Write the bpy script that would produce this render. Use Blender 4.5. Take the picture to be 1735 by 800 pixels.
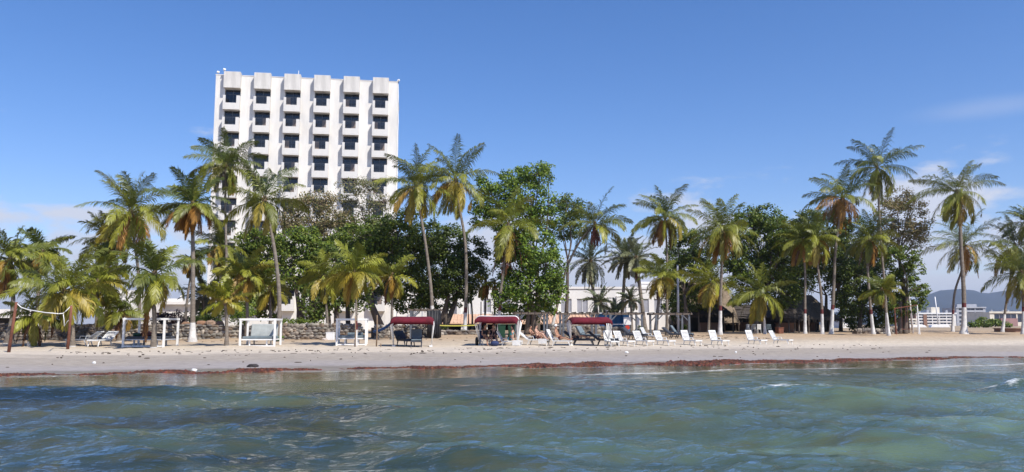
import bpy, math, random
import numpy as np
from mathutils import Vector, Matrix
R = math.radians
for o in list(bpy.data.objects):
    bpy.data.objects.remove(o)
S = bpy.context.scene
C = S.collection

# ------------------------------------------------------------------ camera, sky, sun, exposure
F = 1336.0                      # focal length in pixels of a 1735 px wide picture
EYE = 1.7
PITCH = math.atan(150 / F)
cam = bpy.data.cameras.new('camera')
cam.sensor_width = 36.0
cam.lens = 36.0 * F / 1735.0
cam.clip_start = 0.05
cam.clip_end = 30000
co = bpy.data.objects.new('camera', cam)
C.objects.link(co)
co.location = (0, 0, EYE)
co.rotation_euler = (R(90) + PITCH, 0, 0)
S.camera = co

SUN_EL, SUN_AZ = 50.0, 137.0    # azimuth clockwise from +Y (north); 140 = behind the viewer, to the right
w = bpy.data.worlds.new('World')
S.world = w
w.use_nodes = True
nt = w.node_tree
nt.nodes.clear()
def nd(t, typ, **kw):
    n = t.nodes.new(typ)
    for k, v in kw.items():
        if k.startswith('i_'):
            n.inputs[k[2:].replace('_', ' ')].default_value = v
        else:
            setattr(n, k, v)
    return n
sky = nd(nt, 'ShaderNodeTexSky', sky_type='NISHITA', sun_disc=False, sun_elevation=R(SUN_EL), sun_rotation=R(SUN_AZ),
         air_density=1.0, dust_density=0.05, ozone_density=3.0, altitude=0)
tc = nd(nt, 'ShaderNodeTexCoord')
sep = nd(nt, 'ShaderNodeSeparateXYZ')
nt.links.new(tc.outputs['Generated'], sep.inputs[0])
mp = nd(nt, 'ShaderNodeMapping')
mp.inputs['Scale'].default_value = (4.5, 4.5, 12.0)
nt.links.new(tc.outputs['Generated'], mp.inputs[0])
nz = nd(nt, 'ShaderNodeTexNoise')
nz.inputs['Scale'].default_value = 1.6
nz.inputs['Detail'].default_value = 7
nz.inputs['Roughness'].default_value = 0.55
nt.links.new(mp.outputs[0], nz.inputs['Vector'])
# cloud cover: noise minus a height term, so that banks of cloud lie along the horizon
elev = nd(nt, 'ShaderNodeMapRange')
elev.inputs[1].default_value = 0.0
elev.inputs[2].default_value = 0.19
elev.inputs[3].default_value = 0.0
elev.inputs[4].default_value = 1.0
elev.clamp = False
nt.links.new(sep.outputs['Z'], elev.inputs[0])
sub = nd(nt, 'ShaderNodeMath', operation='MULTIPLY_ADD')
sub.inputs[1].default_value = -0.40
nt.links.new(elev.outputs[0], sub.inputs[0])
nt.links.new(nz.outputs['Fac'], sub.inputs[2])
cr = nd(nt, 'ShaderNodeMapRange', interpolation_type='SMOOTHSTEP')
cr.inputs[1].default_value = 0.19
cr.inputs[2].default_value = 0.36
cr.inputs[3].default_value = 0.0
cr.inputs[4].default_value = 0.92
nt.links.new(sub.outputs[0], cr.inputs[0])
mixc = nd(nt, 'ShaderNodeMix', data_type='RGBA')
mixc.inputs['B'].default_value = (5.3, 5.55, 6.4, 1)
hs = nd(nt, 'ShaderNodeHueSaturation')
hs.inputs['Saturation'].default_value = 1.25
hs.inputs['Value'].default_value = 1.0
nt.links.new(sky.outputs[0], hs.inputs['Color'])
tint = nd(nt, 'ShaderNodeMix', data_type='RGBA', blend_type='MULTIPLY')
tint.inputs['Factor'].default_value = 1
tint.inputs['B'].default_value = (1.05, .955, 1.12, 1)
nt.links.new(hs.outputs[0], tint.inputs['A'])
nt.links.new(tint.outputs['Result'], mixc.inputs['A'])
# one faint wisp higher up on the right
w1 = nd(nt, 'ShaderNodeVectorMath', operation='SUBTRACT')
w1.inputs[1].default_value = (.515, .835, .232)
nt.links.new(tc.outputs['Generated'], w1.inputs[0])
w2 = nd(nt, 'ShaderNodeVectorMath', operation='MULTIPLY')
w2.inputs[1].default_value = (14, 8, 80)
nt.links.new(w1.outputs[0], w2.inputs[0])
w3 = nd(nt, 'ShaderNodeVectorMath', operation='LENGTH')
nt.links.new(w2.outputs[0], w3.inputs[0])
w4 = nd(nt, 'ShaderNodeMapRange', interpolation_type='SMOOTHSTEP')
w4.inputs[1].default_value = 0.0
w4.inputs[2].default_value = 1.3
w4.inputs[3].default_value = .36
w4.inputs[4].default_value = 0.0
nt.links.new(w3.outputs['Value'], w4.inputs[0])
w5 = nd(nt, 'ShaderNodeMath', operation='MULTIPLY')
nt.links.new(w4.outputs[0], w5.inputs[0])
nt.links.new(nz.outputs['Fac'], w5.inputs[1])
w6 = nd(nt, 'ShaderNodeMath', operation='MAXIMUM')
nt.links.new(w5.outputs[0], w6.inputs[0])
nt.links.new(cr.outputs[0], w6.inputs[1])
nt.links.new(w6.outputs[0], mixc.inputs['Factor'])
bg = nd(nt, 'ShaderNodeBackground')
bg.inputs['Strength'].default_value = 0.115
nt.links.new(mixc.outputs['Result'], bg.inputs[0])
wo = nd(nt, 'ShaderNodeOutputWorld')
nt.links.new(bg.outputs[0], wo.inputs[0])

sl = bpy.data.lights.new('sun', 'SUN')
sl.energy = 5.0
sl.angle = R(0.53)
sl.color = (1.0, 0.95, 0.87)
so = bpy.data.objects.new('sun', sl)
C.objects.link(so)
_d = Vector((math.sin(R(SUN_AZ)) * math.cos(R(SUN_EL)), math.cos(R(SUN_AZ)) * math.cos(R(SUN_EL)), math.sin(R(SUN_EL))))
so.rotation_euler = _d.to_track_quat('Z', 'Y').to_euler()
so.location = _d * 200
S.view_settings.view_transform = 'Standard'
S.view_settings.look = 'None'
S.view_settings.exposure = 0.3
S.view_settings.gamma = 1.0
S.render.engine = 'CYCLES'
S.cycles.use_denoising = True
S.cycles.max_bounces = 8
S.cycles.transparent_max_bounces = 12

# ------------------------------------------------------------------ terrain and picture helpers
SS = [-400, -60, -25, -10, -3, 0, 8, 17, 24, 30, 40, 60, 120, 4000]
ZZ = [-9, -3.2, -1.7, -.75, -.22, 0, .2, .4, .58, .7, .84, 1.0, 1.1, 1.15]
def s_of(x, y):
    return (x + 17) * -.31 + (y - 26) * .951
def zg(x, y):
    return np.interp(s_of(x, y), SS, ZZ)
def ray(px, py):
    v = (400 - py) / F
    return (px - 867.5) / F, math.cos(PITCH) - math.sin(PITCH) * v, math.sin(PITCH) + math.cos(PITCH) * v
def P(px, py, Y):
    X, y, z = ray(px, py)
    t = Y / y
    return Vector((X * t, Y, EYE + z * t))
def Yfor(px, py):
    for Y in np.arange(15, 400, .25):
        p = P(px, py, Y)
        if p.z < zg(p.x, p.y):
            return float(Y)
    return 400.0
def G(px, py=None, Y=None):
    """a spot on the ground: seen at (px, py), or at px on the line of depth Y"""
    if Y is None:
        Y = Yfor(px, py)
    p = P(px, 566, Y)
    return Vector((p.x, p.y, float(zg(p.x, p.y))))

# ------------------------------------------------------------------ mesh builder
class MB:
    def __init__(self):
        self.v = []; self.f = []; self.m = []; self.c = []; self.n = 0
    def add(self, vs, fs, mi=0, col=None):
        vs = np.asarray(vs, float).reshape(-1, 3)
        self.v.append(vs)
        b = self.n
        self.f += [tuple(int(i) + b for i in f) for f in fs]
        self.m += [mi] * len(fs)
        if col is None:
            col = (.5, .5, .5)
        col = np.asarray(col, float)
        if col.ndim == 1:
            col = np.tile(col[:3], (len(vs), 1))
        self.c.append(col)
        self.n += len(vs)
    def box(self, x0, x1, y0, y1, z0, z1, mi=0, M=None, col=None):
        vs = [Vector((x, y, z)) for z in (z0, z1) for y in (y0, y1) for x in (x0, x1)]
        if M is not None:
            vs = [M @ v for v in vs]
        self.add([tuple(v) for v in vs], [(0, 2, 3, 1), (4, 5, 7, 6), (0, 1, 5, 4), (2, 6, 7, 3), (0, 4, 6, 2), (1, 3, 7, 5)], mi, col)
    def beam(self, p, q, a, b=None, mi=0, up=(0, 0, 1)):
        b = b or a
        p = Vector(p); q = Vector(q)
        d = (q - p).normalized()
        u = Vector(up)
        s = d.cross(u)
        if s.length < 1e-3:
            s = Vector((1, 0, 0)) if abs(d.x) < .9 else Vector((0, 1, 0))
        s.normalize()
        t = s.cross(d).normalized()
        vs = []
        for e in (p, q):
            for i, j in ((-1, -1), (1, -1), (1, 1), (-1, 1)):
                vs.append(tuple(e + s * (i * a / 2) + t * (j * b / 2)))
        self.add(vs, [(3, 2, 1, 0), (4, 5, 6, 7), (0, 1, 5, 4), (1, 2, 6, 5), (2, 3, 7, 6), (3, 0, 4, 7)], mi)
    def tube(self, pts, rad, n=8, mi=0, caps=True, closed=False):
        pts = [Vector(p) for p in pts]
        if not hasattr(rad, '__len__'):
            rad = [rad] * len(pts)
        N = len(pts)
        u = None
        vs = []
        for i, p in enumerate(pts):
            d = (pts[min(i + 1, N - 1)] - pts[max(i - 1, 0)])
            d = d.normalized() if d.length > 1e-9 else Vector((0, 0, 1))
            if u is None:
                u = d.orthogonal().normalized()
            else:
                u = (u - d * u.dot(d))
                u = u.normalized() if u.length > 1e-6 else d.orthogonal().normalized()
            w_ = d.cross(u)
            for k in range(n):
                a = 2 * math.pi * k / n
                vs.append(tuple(p + (u * math.cos(a) + w_ * math.sin(a)) * rad[i]))
        fs = []
        mis = mi
        for i in range(N - 1):
            for k in range(n):
                fs.append((i * n + k, i * n + (k + 1) % n, (i + 1) * n + (k + 1) % n, (i + 1) * n + k))
        if caps:
            fs.append(tuple(range(n - 1, -1, -1)))
            fs.append(tuple(range((N - 1) * n, N * n)))
        if hasattr(mi, '__len__'):
            self.add(vs, fs, 0)
            L = len(fs)
            mm = []
            for i in range(N - 1):
                mm += [mi[i]] * n
            if caps:
                mm += [mi[0], mi[-1]]
            self.m[-L:] = mm
        else:
            self.add(vs, fs, mi)
    def ball(self, c, r, mi=0, nu=10, nv=7, col=None, noise=0, rng=None):
        c = Vector(c)
        r = Vector(r) if hasattr(r, '__len__') else Vector((r, r, r))
        vs = [(c.x, c.y, c.z - r.z)]
        for j in range(1, nv):
            t = -math.pi / 2 + math.pi * j / nv
            for i in range(nu):
                a = 2 * math.pi * i / nu
                q = 1 + (rng.uniform(-noise, noise) if noise else 0)
                vs.append((c.x + r.x * q * math.cos(t) * math.cos(a), c.y + r.y * q * math.cos(t) * math.sin(a), c.z + r.z * q * math.sin(t)))
        vs.append((c.x, c.y, c.z + r.z))
        fs = []
        for i in range(nu):
            fs.append((0, 1 + (i + 1) % nu, 1 + i))
        for j in range(nv - 2):
            for i in range(nu):
                a = 1 + j * nu
                fs.append((a + i, a + (i + 1) % nu, a + nu + (i + 1) % nu, a + nu + i))
        last = len(vs) - 1
        a = 1 + (nv - 2) * nu
        for i in range(nu):
            fs.append((a + i, a + (i + 1) % nu, last))
        self.add(vs, fs, mi, col)
    def prism(self, poly, y0, y1, mi=0, M=None):
        """polygon in x,z pushed from y0 to y1"""
        n = len(poly)
        vs = [Vector((x, y0, z)) for x, z in poly] + [Vector((x, y1, z)) for x, z in poly]
        if M is not None:
            vs = [M @ v for v in vs]
        fs = [tuple(range(n)), tuple(range(2 * n - 1, n - 1, -1))]
        for i in range(n):
            fs.append((i, n + i, n + (i + 1) % n, (i + 1) % n))
        self.add([tuple(v) for v in vs], fs, mi)
    def build(self, name, mats, parent=None, origin=(0, 0, 0), smooth=False, loc=None, rot=None, bevel=0):
        if not isinstance(mats, (list, tuple)):
            mats = [mats]
        me = bpy.data.meshes.new(name)
        v = np.concatenate(self.v) - np.array(origin, float)
        me.from_pydata(v.tolist(), [], self.f)
        for m_ in mats:
            me.materials.append(m_)
        me.polygons.foreach_set('material_index', self.m)
        if smooth:
            me.polygons.foreach_set('use_smooth', [True] * len(self.f))
        at = me.attributes.new('col', 'FLOAT_COLOR', 'POINT')
        c = np.ones((len(v), 4))
        c[:, :3] = np.concatenate(self.c)
        at.data.foreach_set('color', c.ravel())
        me.update()
        o = bpy.data.objects.new(name, me)
        C.objects.link(o)
        if parent is not None:
            o.parent = parent
        if loc is not None:
            o.location = loc
        if rot is not None:
            o.rotation_euler = rot
        if bevel:
            b = o.modifiers.new('bevel', 'BEVEL')
            b.width = bevel
            b.segments = 2
            b.limit_method = 'ANGLE'
        return o

def tag(o, label=None, cat=None, group=None, kind=None):
    if label: o['label'] = label
    if cat: o['category'] = cat
    if group: o['group'] = group
    if kind: o['kind'] = kind
    return o
def empty(name, loc, label, cat, group=None, rz=0):
    o = bpy.data.objects.new(name, None)
    o.empty_display_size = .3
    C.objects.link(o)
    o.location = loc
    o.rotation_euler = (0, 0, rz)
    return tag(o, label, cat, group)
def copy_tree(o, parent=None):
    c = o.copy()
    C.objects.link(c)
    c.parent = parent
    for ch in list(o.children):
        copy_tree(ch, c)
    return c

# ------------------------------------------------------------------ materials
def pmat(name, col, rough=.65, var=.18, scale=2.5, bump=0.0, bscale=30, metal=0, spec=.35, stretch=(1, 1, 1), col2=None, attr=False, detail=5, transl=0):
    m = bpy.data.materials.new(name)
    m.use_nodes = True
    t = m.node_tree
    t.nodes.clear()
    out = nd(t, 'ShaderNodeOutputMaterial')
    b = nd(t, 'ShaderNodeBsdfPrincipled')
    b.inputs['Roughness'].default_value = rough
    b.inputs['Metallic'].default_value = metal
    b.inputs['Specular IOR Level'].default_value = spec
    tc_ = nd(t, 'ShaderNodeTexCoord')
    mp_ = nd(t, 'ShaderNodeMapping')
    mp_.inputs['Scale'].default_value = stretch
    t.links.new(tc_.outputs['Object'], mp_.inputs[0])
    n = nd(t, 'ShaderNodeTexNoise')
    n.inputs['Scale'].default_value = scale
    n.inputs['Detail'].default_value = detail
    n.inputs['Roughness'].default_value = .6
    t.links.new(mp_.outputs[0], n.inputs['Vector'])
    r = nd(t, 'ShaderNodeMapRange')
    r.inputs[1].default_value = .3
    r.inputs[2].default_value = .7
    t.links.new(n.outputs['Fac'], r.inputs[0])
    mx = nd(t, 'ShaderNodeMix', data_type='RGBA')
    if attr:
        a = nd(t, 'ShaderNodeAttribute', attribute_name='col')
        r.inputs[3].default_value = 1 - var
        r.inputs[4].default_value = 1 + var
        mx.blend_type = 'MULTIPLY'
        mx.inputs['Factor'].default_value = 1
        t.links.new(a.outputs['Color'], mx.inputs['A'])
        t.links.new(r.outputs[0], mx.inputs['B'])
    else:
        c2 = col2 if col2 else tuple(max(0, c * (1 - 1.6 * var)) for c in col)
        c1 = col if col2 else tuple(min(1, c * (1 + .4 * var)) for c in col)
        mx.inputs['A'].default_value = (*c1, 1)
        mx.inputs['B'].default_value = (*c2, 1)
        t.links.new(r.outputs[0], mx.inputs['Factor'])
    t.links.new(mx.outputs['Result'], b.inputs['Base Color'])
    if bump:
        n2 = nd(t, 'ShaderNodeTexNoise')
        n2.inputs['Scale'].default_value = bscale
        n2.inputs['Detail'].default_value = 4
        t.links.new(mp_.outputs[0], n2.inputs['Vector'])
        bp = nd(t, 'ShaderNodeBump')
        bp.inputs['Strength'].default_value = bump
        bp.inputs['Distance'].default_value = .05
        t.links.new(n2.outputs['Fac'], bp.inputs['Height'])
        t.links.new(bp.outputs[0], b.inputs['Normal'])
    if transl:
        tr = nd(t, 'ShaderNodeBsdfTranslucent')
        t.links.new(mx.outputs['Result'], tr.inputs[0])
        ms = nd(t, 'ShaderNodeMixShader')
        ms.inputs[0].default_value = transl
        t.links.new(b.outputs[0], ms.inputs[1])
        t.links.new(tr.outputs[0], ms.inputs[2])
        t.links.new(ms.outputs[0], out.inputs[0])
    else:
        t.links.new(b.outputs[0], out.inputs[0])
    return m

M = {}
M['plaster'] = pmat('tower plaster', (.74, .71, .665), .8, .14, .5, .15, 6, stretch=(1, 1, .25), detail=7)
M['parapet'] = pmat('weathered parapet', (.70, .665, .615), .8, .20, 1.1, .2, 8, stretch=(1, 1, .2), detail=8)
M['soffit'] = pmat('raw soffit', (.42, .39, .35), .85, .2, 1.5)
M['whitewall'] = pmat('white wall', (.78, .75, .71), .8, .10, .3, .1, 6, stretch=(1, 1, .3))
M['greywall'] = pmat('grey wall', (.42, .43, .46), .8, .12, .5)
M['creamwall'] = pmat('cream wall', (.72, .66, .55), .8, .12, .5)
M['darkglass'] = pmat('dark glass', (.012, .016, .026), .08, .3, .7, spec=.6)
M['paleglass'] = pmat('pale window glass', (.36, .36, .40), .5, .15, 1)  # even pale grey for the annexe window panes
M['farglass'] = pmat('far window glass', (.05, .06, .09), .15, .3, .7, spec=.5)
M['interior'] = pmat('dark interior', (.03, .03, .035), .8, .4, 1)  # near-black put in for the shade inside rooms and under roofs
M['curtain'] = pmat('curtain', (.32, .25, .21), .9, .3, 3, stretch=(6, 1, .3))
M['railing'] = pmat('railing metal', (.07, .08, .10), .4, .2, 3, spec=.5)
M['tile'] = pmat('salmon roof tile', (.62, .40, .27), .8, .15, 2, .3, 12)
M['white'] = pmat('white paint', (.80, .79, .77), .45, .06, 3)
M['plastic'] = pmat('white plastic', (.72, .715, .69), .35, .07, 5)
M['fabricwhite'] = pmat('white towel', (.78, .77, .74), .95, .12, 8, .3, 40)
M['cushion'] = pmat('grey blue cushion', (.16, .20, .22), .9, .2, 3, .2, 40)
M['cushionlight'] = pmat('pale grey cushion', (.36, .38, .37), .9, .15, 3, .2, 40)
M['darklounge'] = pmat('charcoal lounger', (.05, .055, .07), .7, .25, 4, .2, 40)
M['red'] = pmat('maroon canvas', (.14, .009, .020), .9, .30, 1.5, .25, 10)
M['pergola'] = pmat('grey blue timber', (.13, .14, .16), .8, .3, 2, .3, 20, stretch=(3, 3, .5))
M['black'] = pmat('black tarp', (.02, .02, .025), .6, .3, 3)
M['bark'] = pmat('palm bark', (.145, .115, .09), .9, .35, 1.6, 1.0, 9, stretch=(1, 1, 3), col2=(.25, .215, .175))
M['darkbark'] = pmat('tree bark', (.16, .125, .10), .9, .35, 2, .8, 9, stretch=(1, 1, .5), col2=(.10, .08, .065))
M['painted'] = pmat('whitewashed bark', (.68, .66, .63), .85, .22, 2.4, .5, 12)
M['band'] = pmat('maroon band', (.13, .03, .03), .8, .25, 3, .4, 12)
M['rust'] = pmat('rusty post', (.20, .075, .045), .8, .35, 3, .4, 20)
M['wood'] = pmat('pale driftwood', (.28, .19, .12), .85, .3, 3, .4, 20)
M['frond'] = pmat('palm frond', (.1, .1, .02), .42, .25, 1.5, spec=.35, attr=True, transl=.16)
M['deadfrond'] = pmat('dead frond', (.2, .1, .05), .8, .25, 2, spec=.1, attr=True, transl=.15)
M['leaf'] = pmat('tree leaf', (.05, .1, .02), .45, .2, .6, spec=.3, attr=True, transl=.33)
M['coconut'] = pmat('coconut', (.20, .17, .04), .6, .3, 6)
M['stone'] = pmat('field stone', (.3, .3, .3), .9, .3, 5, .6, 14, attr=True)
M['thatch'] = pmat('thatch', (.30, .235, .165), .95, .35, 3, .9, 14, stretch=(3, 3, .6), col2=(.15, .11, .075))
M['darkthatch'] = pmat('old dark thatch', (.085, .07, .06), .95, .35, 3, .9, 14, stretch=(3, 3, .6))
M['blue'] = pmat('blue paint', (.05, .20, .45), .6, .25, 2)
M['tarp'] = pmat('blue cloth', (.02, .07, .22), .7, .3, 3)
M['green'] = pmat('green plastic', (.014, .060, .03), .5, .2, 3)
M['orange'] = pmat('orange sign', (.55, .05, .02), .5, .15, 3)
M['skin'] = pmat('tanned skin', (.42, .22, .14), .55, .12, 6)
M['skin2'] = pmat('light skin', (.55, .33, .24), .55, .12, 6)
M['hair'] = pmat('dark hair', (.02, .014, .01), .6, .3, 20)
M['clothblack'] = pmat('black clothes', (.018, .018, .024), .9, .3, 6)
M['clothaqua'] = pmat('aqua swimwear', (.10, .50, .55), .8, .15, 6)
M['clothblue'] = pmat('navy shorts', (.03, .045, .12), .85, .2, 6)
M['clothbrown'] = pmat('brown trunks', (.12, .04, .035), .85, .2, 6)
M['weed'] = pmat('sargassum', (.13, .035, .02), .75, .4, 4, attr=True)
M['debris'] = pmat('dry weed', (.12, .095, .075), .9, .4, 4)
M['rope'] = pmat('white rope', (.72, .71, .68), .8, .1, 4)
M['yellow'] = pmat('yellow tape', (.55, .50, .10), .6, .1, 4)
M['rubber'] = pmat('dark rubber', (.02, .02, .02), .7, .2, 5)
M['pinkwall'] = pmat('dusky pink wall', (.34, .20, .19), .8, .12, .5)
M['brownwall'] = pmat('brown wall', (.28, .16, .11), .8, .12, .5)
M['mountain'] = pmat('far cloud-shaded mountain', (.022, .034, .045), .95, .3, .004, detail=6)  # bluish-dark albedo stands in for cloud shade on the slopes

# ------------------------------------------------------------------ setting: ground
def axis(core0, core1, d, far0, far1, grow=1.25):
    a = list(np.arange(core0, core1, d))
    st, x = d, a[-1]
    while x < far1:
        st *= grow
        x += st
        a.append(x)
    st, x = d, a[0]
    pre = []
    while x > far0:
        st *= grow
        x -= st
        pre.append(x)
    return np.array(pre[::-1] + a)
def sines(x, y, n, l0, l1, seed, amp, pw=1.0, dir0=None, spread=math.pi):
    rng = random.Random(seed)
    h = np.zeros_like(x)
    for i in range(n):
        lam = math.exp(rng.uniform(math.log(l0), math.log(l1)))
        a = (dir0 + rng.gauss(0, spread)) if dir0 is not None else rng.uniform(0, 2 * math.pi)
        k = 2 * math.pi / lam
        s = np.sin(k * (x * math.cos(a) + y * math.sin(a)) + rng.uniform(0, 6.28))
        h += amp * (lam / l1) ** pw * (s + .35 * (s * s - .5) * 2)
    return h
def grid_mesh(name, X, Y, Z, mat, attrs):
    ny, nx = X.shape
    me = bpy.data.meshes.new(name)
    v = np.stack([X, Y, Z], -1).reshape(-1, 3)
    idx = np.arange(ny * nx).reshape(ny, nx)
    q = np.stack([idx[:-1, :-1], idx[:-1, 1:], idx[1:, 1:], idx[1:, :-1]], -1).reshape(-1, 4)
    me.vertices.add(len(v)); me.vertices.foreach_set('co', v.ravel())
    me.loops.add(q.size); me.loops.foreach_set('vertex_index', q.ravel().astype(np.int32))
    me.polygons.add(len(q)); me.polygons.foreach_set('loop_start', np.arange(0, q.size, 4, dtype=np.int32))
    me.polygons.foreach_set('use_smooth', np.ones(len(q), bool))
    me.update(calc_edges=True)
    for k, a in attrs.items():
        at = me.attributes.new(k, 'FLOAT', 'POINT')
        at.data.foreach_set('value', a.ravel().astype(np.float32))
    me.materials.append(mat)
    o = bpy.data.objects.new(name, me)
    C.objects.link(o)
    return o

def sand_material():
    m = bpy.data.materials.new('beach sand')
    m.use_nodes = True
    t = m.node_tree
    b = t.nodes['Principled BSDF']
    L = t.links.new
    a = nd(t, 'ShaderNodeAttribute', attribute_name='inland')
    tc_ = nd(t, 'ShaderNodeTexCoord')
    n1 = nd(t, 'ShaderNodeTexNoise'); n1.inputs['Scale'].default_value = .35; n1.inputs['Detail'].default_value = 6
    mpp = nd(t, 'ShaderNodeMapping'); mpp.inputs['Rotation'].default_value = (0, 0, R(-18)); mpp.inputs['Scale'].default_value = (.35, 1.3, 1)
    L(tc_.outputs['Object'], mpp.inputs[0]); L(mpp.outputs[0], n1.inputs['Vector'])
    ad = nd(t, 'ShaderNodeMath', operation='MULTIPLY_ADD'); ad.inputs[1].default_value = 6.5; ad.inputs[2].default_value = -3.2
    L(n1.outputs['Fac'], ad.inputs[0])
    s_ = nd(t, 'ShaderNodeMath', operation='ADD'); L(a.outputs['Fac'], s_.inputs[0]); L(ad.outputs[0], s_.inputs[1])
    mr = nd(t, 'ShaderNodeMapRange'); mr.inputs[1].default_value = -10; mr.inputs[2].default_value = 70
    L(s_.outputs[0], mr.inputs[0])
    r = nd(t, 'ShaderNodeValToRGB')
    def at(s): return (s + 10) / 80
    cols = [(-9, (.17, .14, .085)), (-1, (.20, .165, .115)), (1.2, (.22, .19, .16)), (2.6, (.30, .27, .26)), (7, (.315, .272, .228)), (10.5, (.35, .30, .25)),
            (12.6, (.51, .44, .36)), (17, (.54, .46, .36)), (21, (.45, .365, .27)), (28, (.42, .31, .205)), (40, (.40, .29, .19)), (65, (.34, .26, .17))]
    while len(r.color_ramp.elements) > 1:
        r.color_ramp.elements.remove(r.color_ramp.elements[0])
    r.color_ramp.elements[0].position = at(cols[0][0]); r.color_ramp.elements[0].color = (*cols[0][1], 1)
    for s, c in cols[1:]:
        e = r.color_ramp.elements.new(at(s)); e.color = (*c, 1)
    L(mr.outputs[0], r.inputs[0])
    n2 = nd(t, 'ShaderNodeTexNoise'); n2.inputs['Scale'].default_value = 2.2; n2.inputs['Detail'].default_value = 8; n2.inputs['Roughness'].default_value = .7
    L(tc_.outputs['Object'], n2.inputs['Vector'])
    m2 = nd(t, 'ShaderNodeMapRange'); m2.inputs[1].default_value = .3; m2.inputs[2].default_value = .7; m2.inputs[3].default_value = .80; m2.inputs[4].default_value = 1.16
    L(n2.outputs['Fac'], m2.inputs[0])
    mx = nd(t, 'ShaderNodeMix', data_type='RGBA', blend_type='MULTIPLY'); mx.inputs['Factor'].default_value = 1
    L(r.outputs[0], mx.inputs['A']); L(m2.outputs[0], mx.inputs['B'])
    L(mx.outputs['Result'], b.inputs['Base Color'])
    wet = nd(t, 'ShaderNodeMapRange'); wet.inputs[1].default_value = .3; wet.inputs[2].default_value = 2.6; wet.inputs[3].default_value = .22; wet.inputs[4].default_value = .95
    L(s_.outputs[0], wet.inputs[0]); L(wet.outputs[0], b.inputs['Roughness'])
    b.inputs['Specular IOR Level'].default_value = .3
    n3 = nd(t, 'ShaderNodeTexNoise'); n3.inputs['Scale'].default_value = 2.6; n3.inputs['Detail'].default_value = 7
    L(tc_.outputs['Object'], n3.inputs['Vector'])
    bp = nd(t, 'ShaderNodeBump'); bp.inputs['Strength'].default_value = .55; bp.inputs['Distance'].default_value = .16
    bs = nd(t, 'ShaderNodeMapRange'); bs.inputs[1].default_value = 1.; bs.inputs[2].default_value = 12; bs.inputs[3].default_value = .05; bs.inputs[4].default_value = .9
    L(s_.outputs[0], bs.inputs[0]); L(bs.outputs[0], bp.inputs['Strength'])
    L(n3.outputs['Fac'], bp.inputs['Height']); L(bp.outputs[0], b.inputs['Normal'])
    return m
ax = axis(-60, 80, .5, -5000, 5000)
ay = axis(14, 110, .4, -400, 5500)
GX, GY = np.meshgrid(ax, ay)
GS = s_of(GX, GY)
GZ = np.interp(GS, SS, ZZ) + np.clip((GS - 4) / 12, 0, 1) * np.clip((300 - GS) / 100, 0, 1) * sines(GX, GY, 14, 1.2, 9, 5, .012, .8)
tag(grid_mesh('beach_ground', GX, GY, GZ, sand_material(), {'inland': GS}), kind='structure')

# ------------------------------------------------------------------ setting: water
wx = axis(-19, 29, .12, -3000, 3000, 1.35)
wy = axis(5.0, 42, .095, -1500, 60, 1.35)
WX, WY = np.meshgrid(wx, wy)
WS = s_of(WX, WY)
calm = np.clip((-WS - 7) / 6.0, .05, 1)
far = np.clip((70 - np.hypot(WX, WY)) / 30, 0, 1)
WZ = calm * far * (sines(WX, WY, 50, .4, 3.0, 11, .021, .95, R(82), .48) + sines(WX, WY, 9, 3.5, 8, 12, .022, .6, R(85), .3))
FO = np.zeros_like(WX)
def hump(xc, yc, hw, a, wf, wb, slope=0, foam=0):
    """one short-crested swell: steep on the shore side (wb), long on the sea side (wf)"""
    global WZ, FO
    d = WY - yc - slope * (WX - xc)
    across = np.where(d > 0, np.exp(-(d / wb) ** 2), np.exp(-np.abs(d / wf) ** 1.6))
    along = np.exp(-np.abs((WX - xc) / hw) ** 2.4)
    WZ = WZ + a * across * along - a * .30 * np.exp(-((d + 2.0 * wf) / (1.1 * wf)) ** 2) * along
    if foam:
        FO = np.maximum(FO, foam * along * np.exp(-((d - .15) / .42) ** 2))
hump(-8.2, 17.2, 3.2, .44, 1.25, .42, .03)
hump(-4.8, 16.7, 1.6, .22, 1.0, .5, .0)
hump(-13.5, 16.6, 3.0, .30, 1.3, .6, .05)
hump(-2.4, 15.2, 2.0, .17, .9, .5, -.05)
hump(.6, 14.4, 3.6, .27, 1.05, .38, .03)
hump(2.6, 18.2, 4.2, .19, 1.2, .5, .02)
hump(6.2, 18.0, 2.2, .33, 1.15, .38, .02, .75)
hump(5.2, 15.2, 1.7, .16, .9, .4, .06, .25)
hump(9.0, 17.4, 2.4, .22, 1.2, .6, .1)
hump(13.2, 19.6, 2.4, .36, 1.2, .42, .1, .82)
hump(6.8, 13.0, 1.6, .14, .8, .5, .1)
hump(-4.0, 11.4, 2.2, .12, .9, .6, .0)
hump(.6, 10.6, 1.6, .10, .8, .5, .1)
hump(18.5, 21.0, 3.2, .26, 1.2, .5, .12, .5)
hump(0, 25.2, 9, .07, .6, .25, .30, .15)
hump(9.5, 26.0, 8, .09, .6, .22, .16, .55)
hump(12, 30.0, 6, .05, .5, .2, .25, .5)
WZ = WZ * np.where(WS > 0, np.clip(1 - WS / .6, 0, 1), 1)
FO = np.maximum(FO, (.52 + .16 * np.sin(WX * .7)) * np.exp(-((WS + .30 + .25 * np.sin(WX * .9) + .2 * np.sin(WX * 2.3)) / .22) ** 2))
FO = np.maximum(FO, np.clip((WX + 3) / 9, 0, .66) * np.exp(-((WS + 4.5 + .6 * np.sin(WX * .5) + .3 * np.sin(WX * 1.3)) / .5) ** 2))
DEPTH = np.clip(WZ - np.interp(WS, SS, ZZ), 0, 9)
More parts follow.
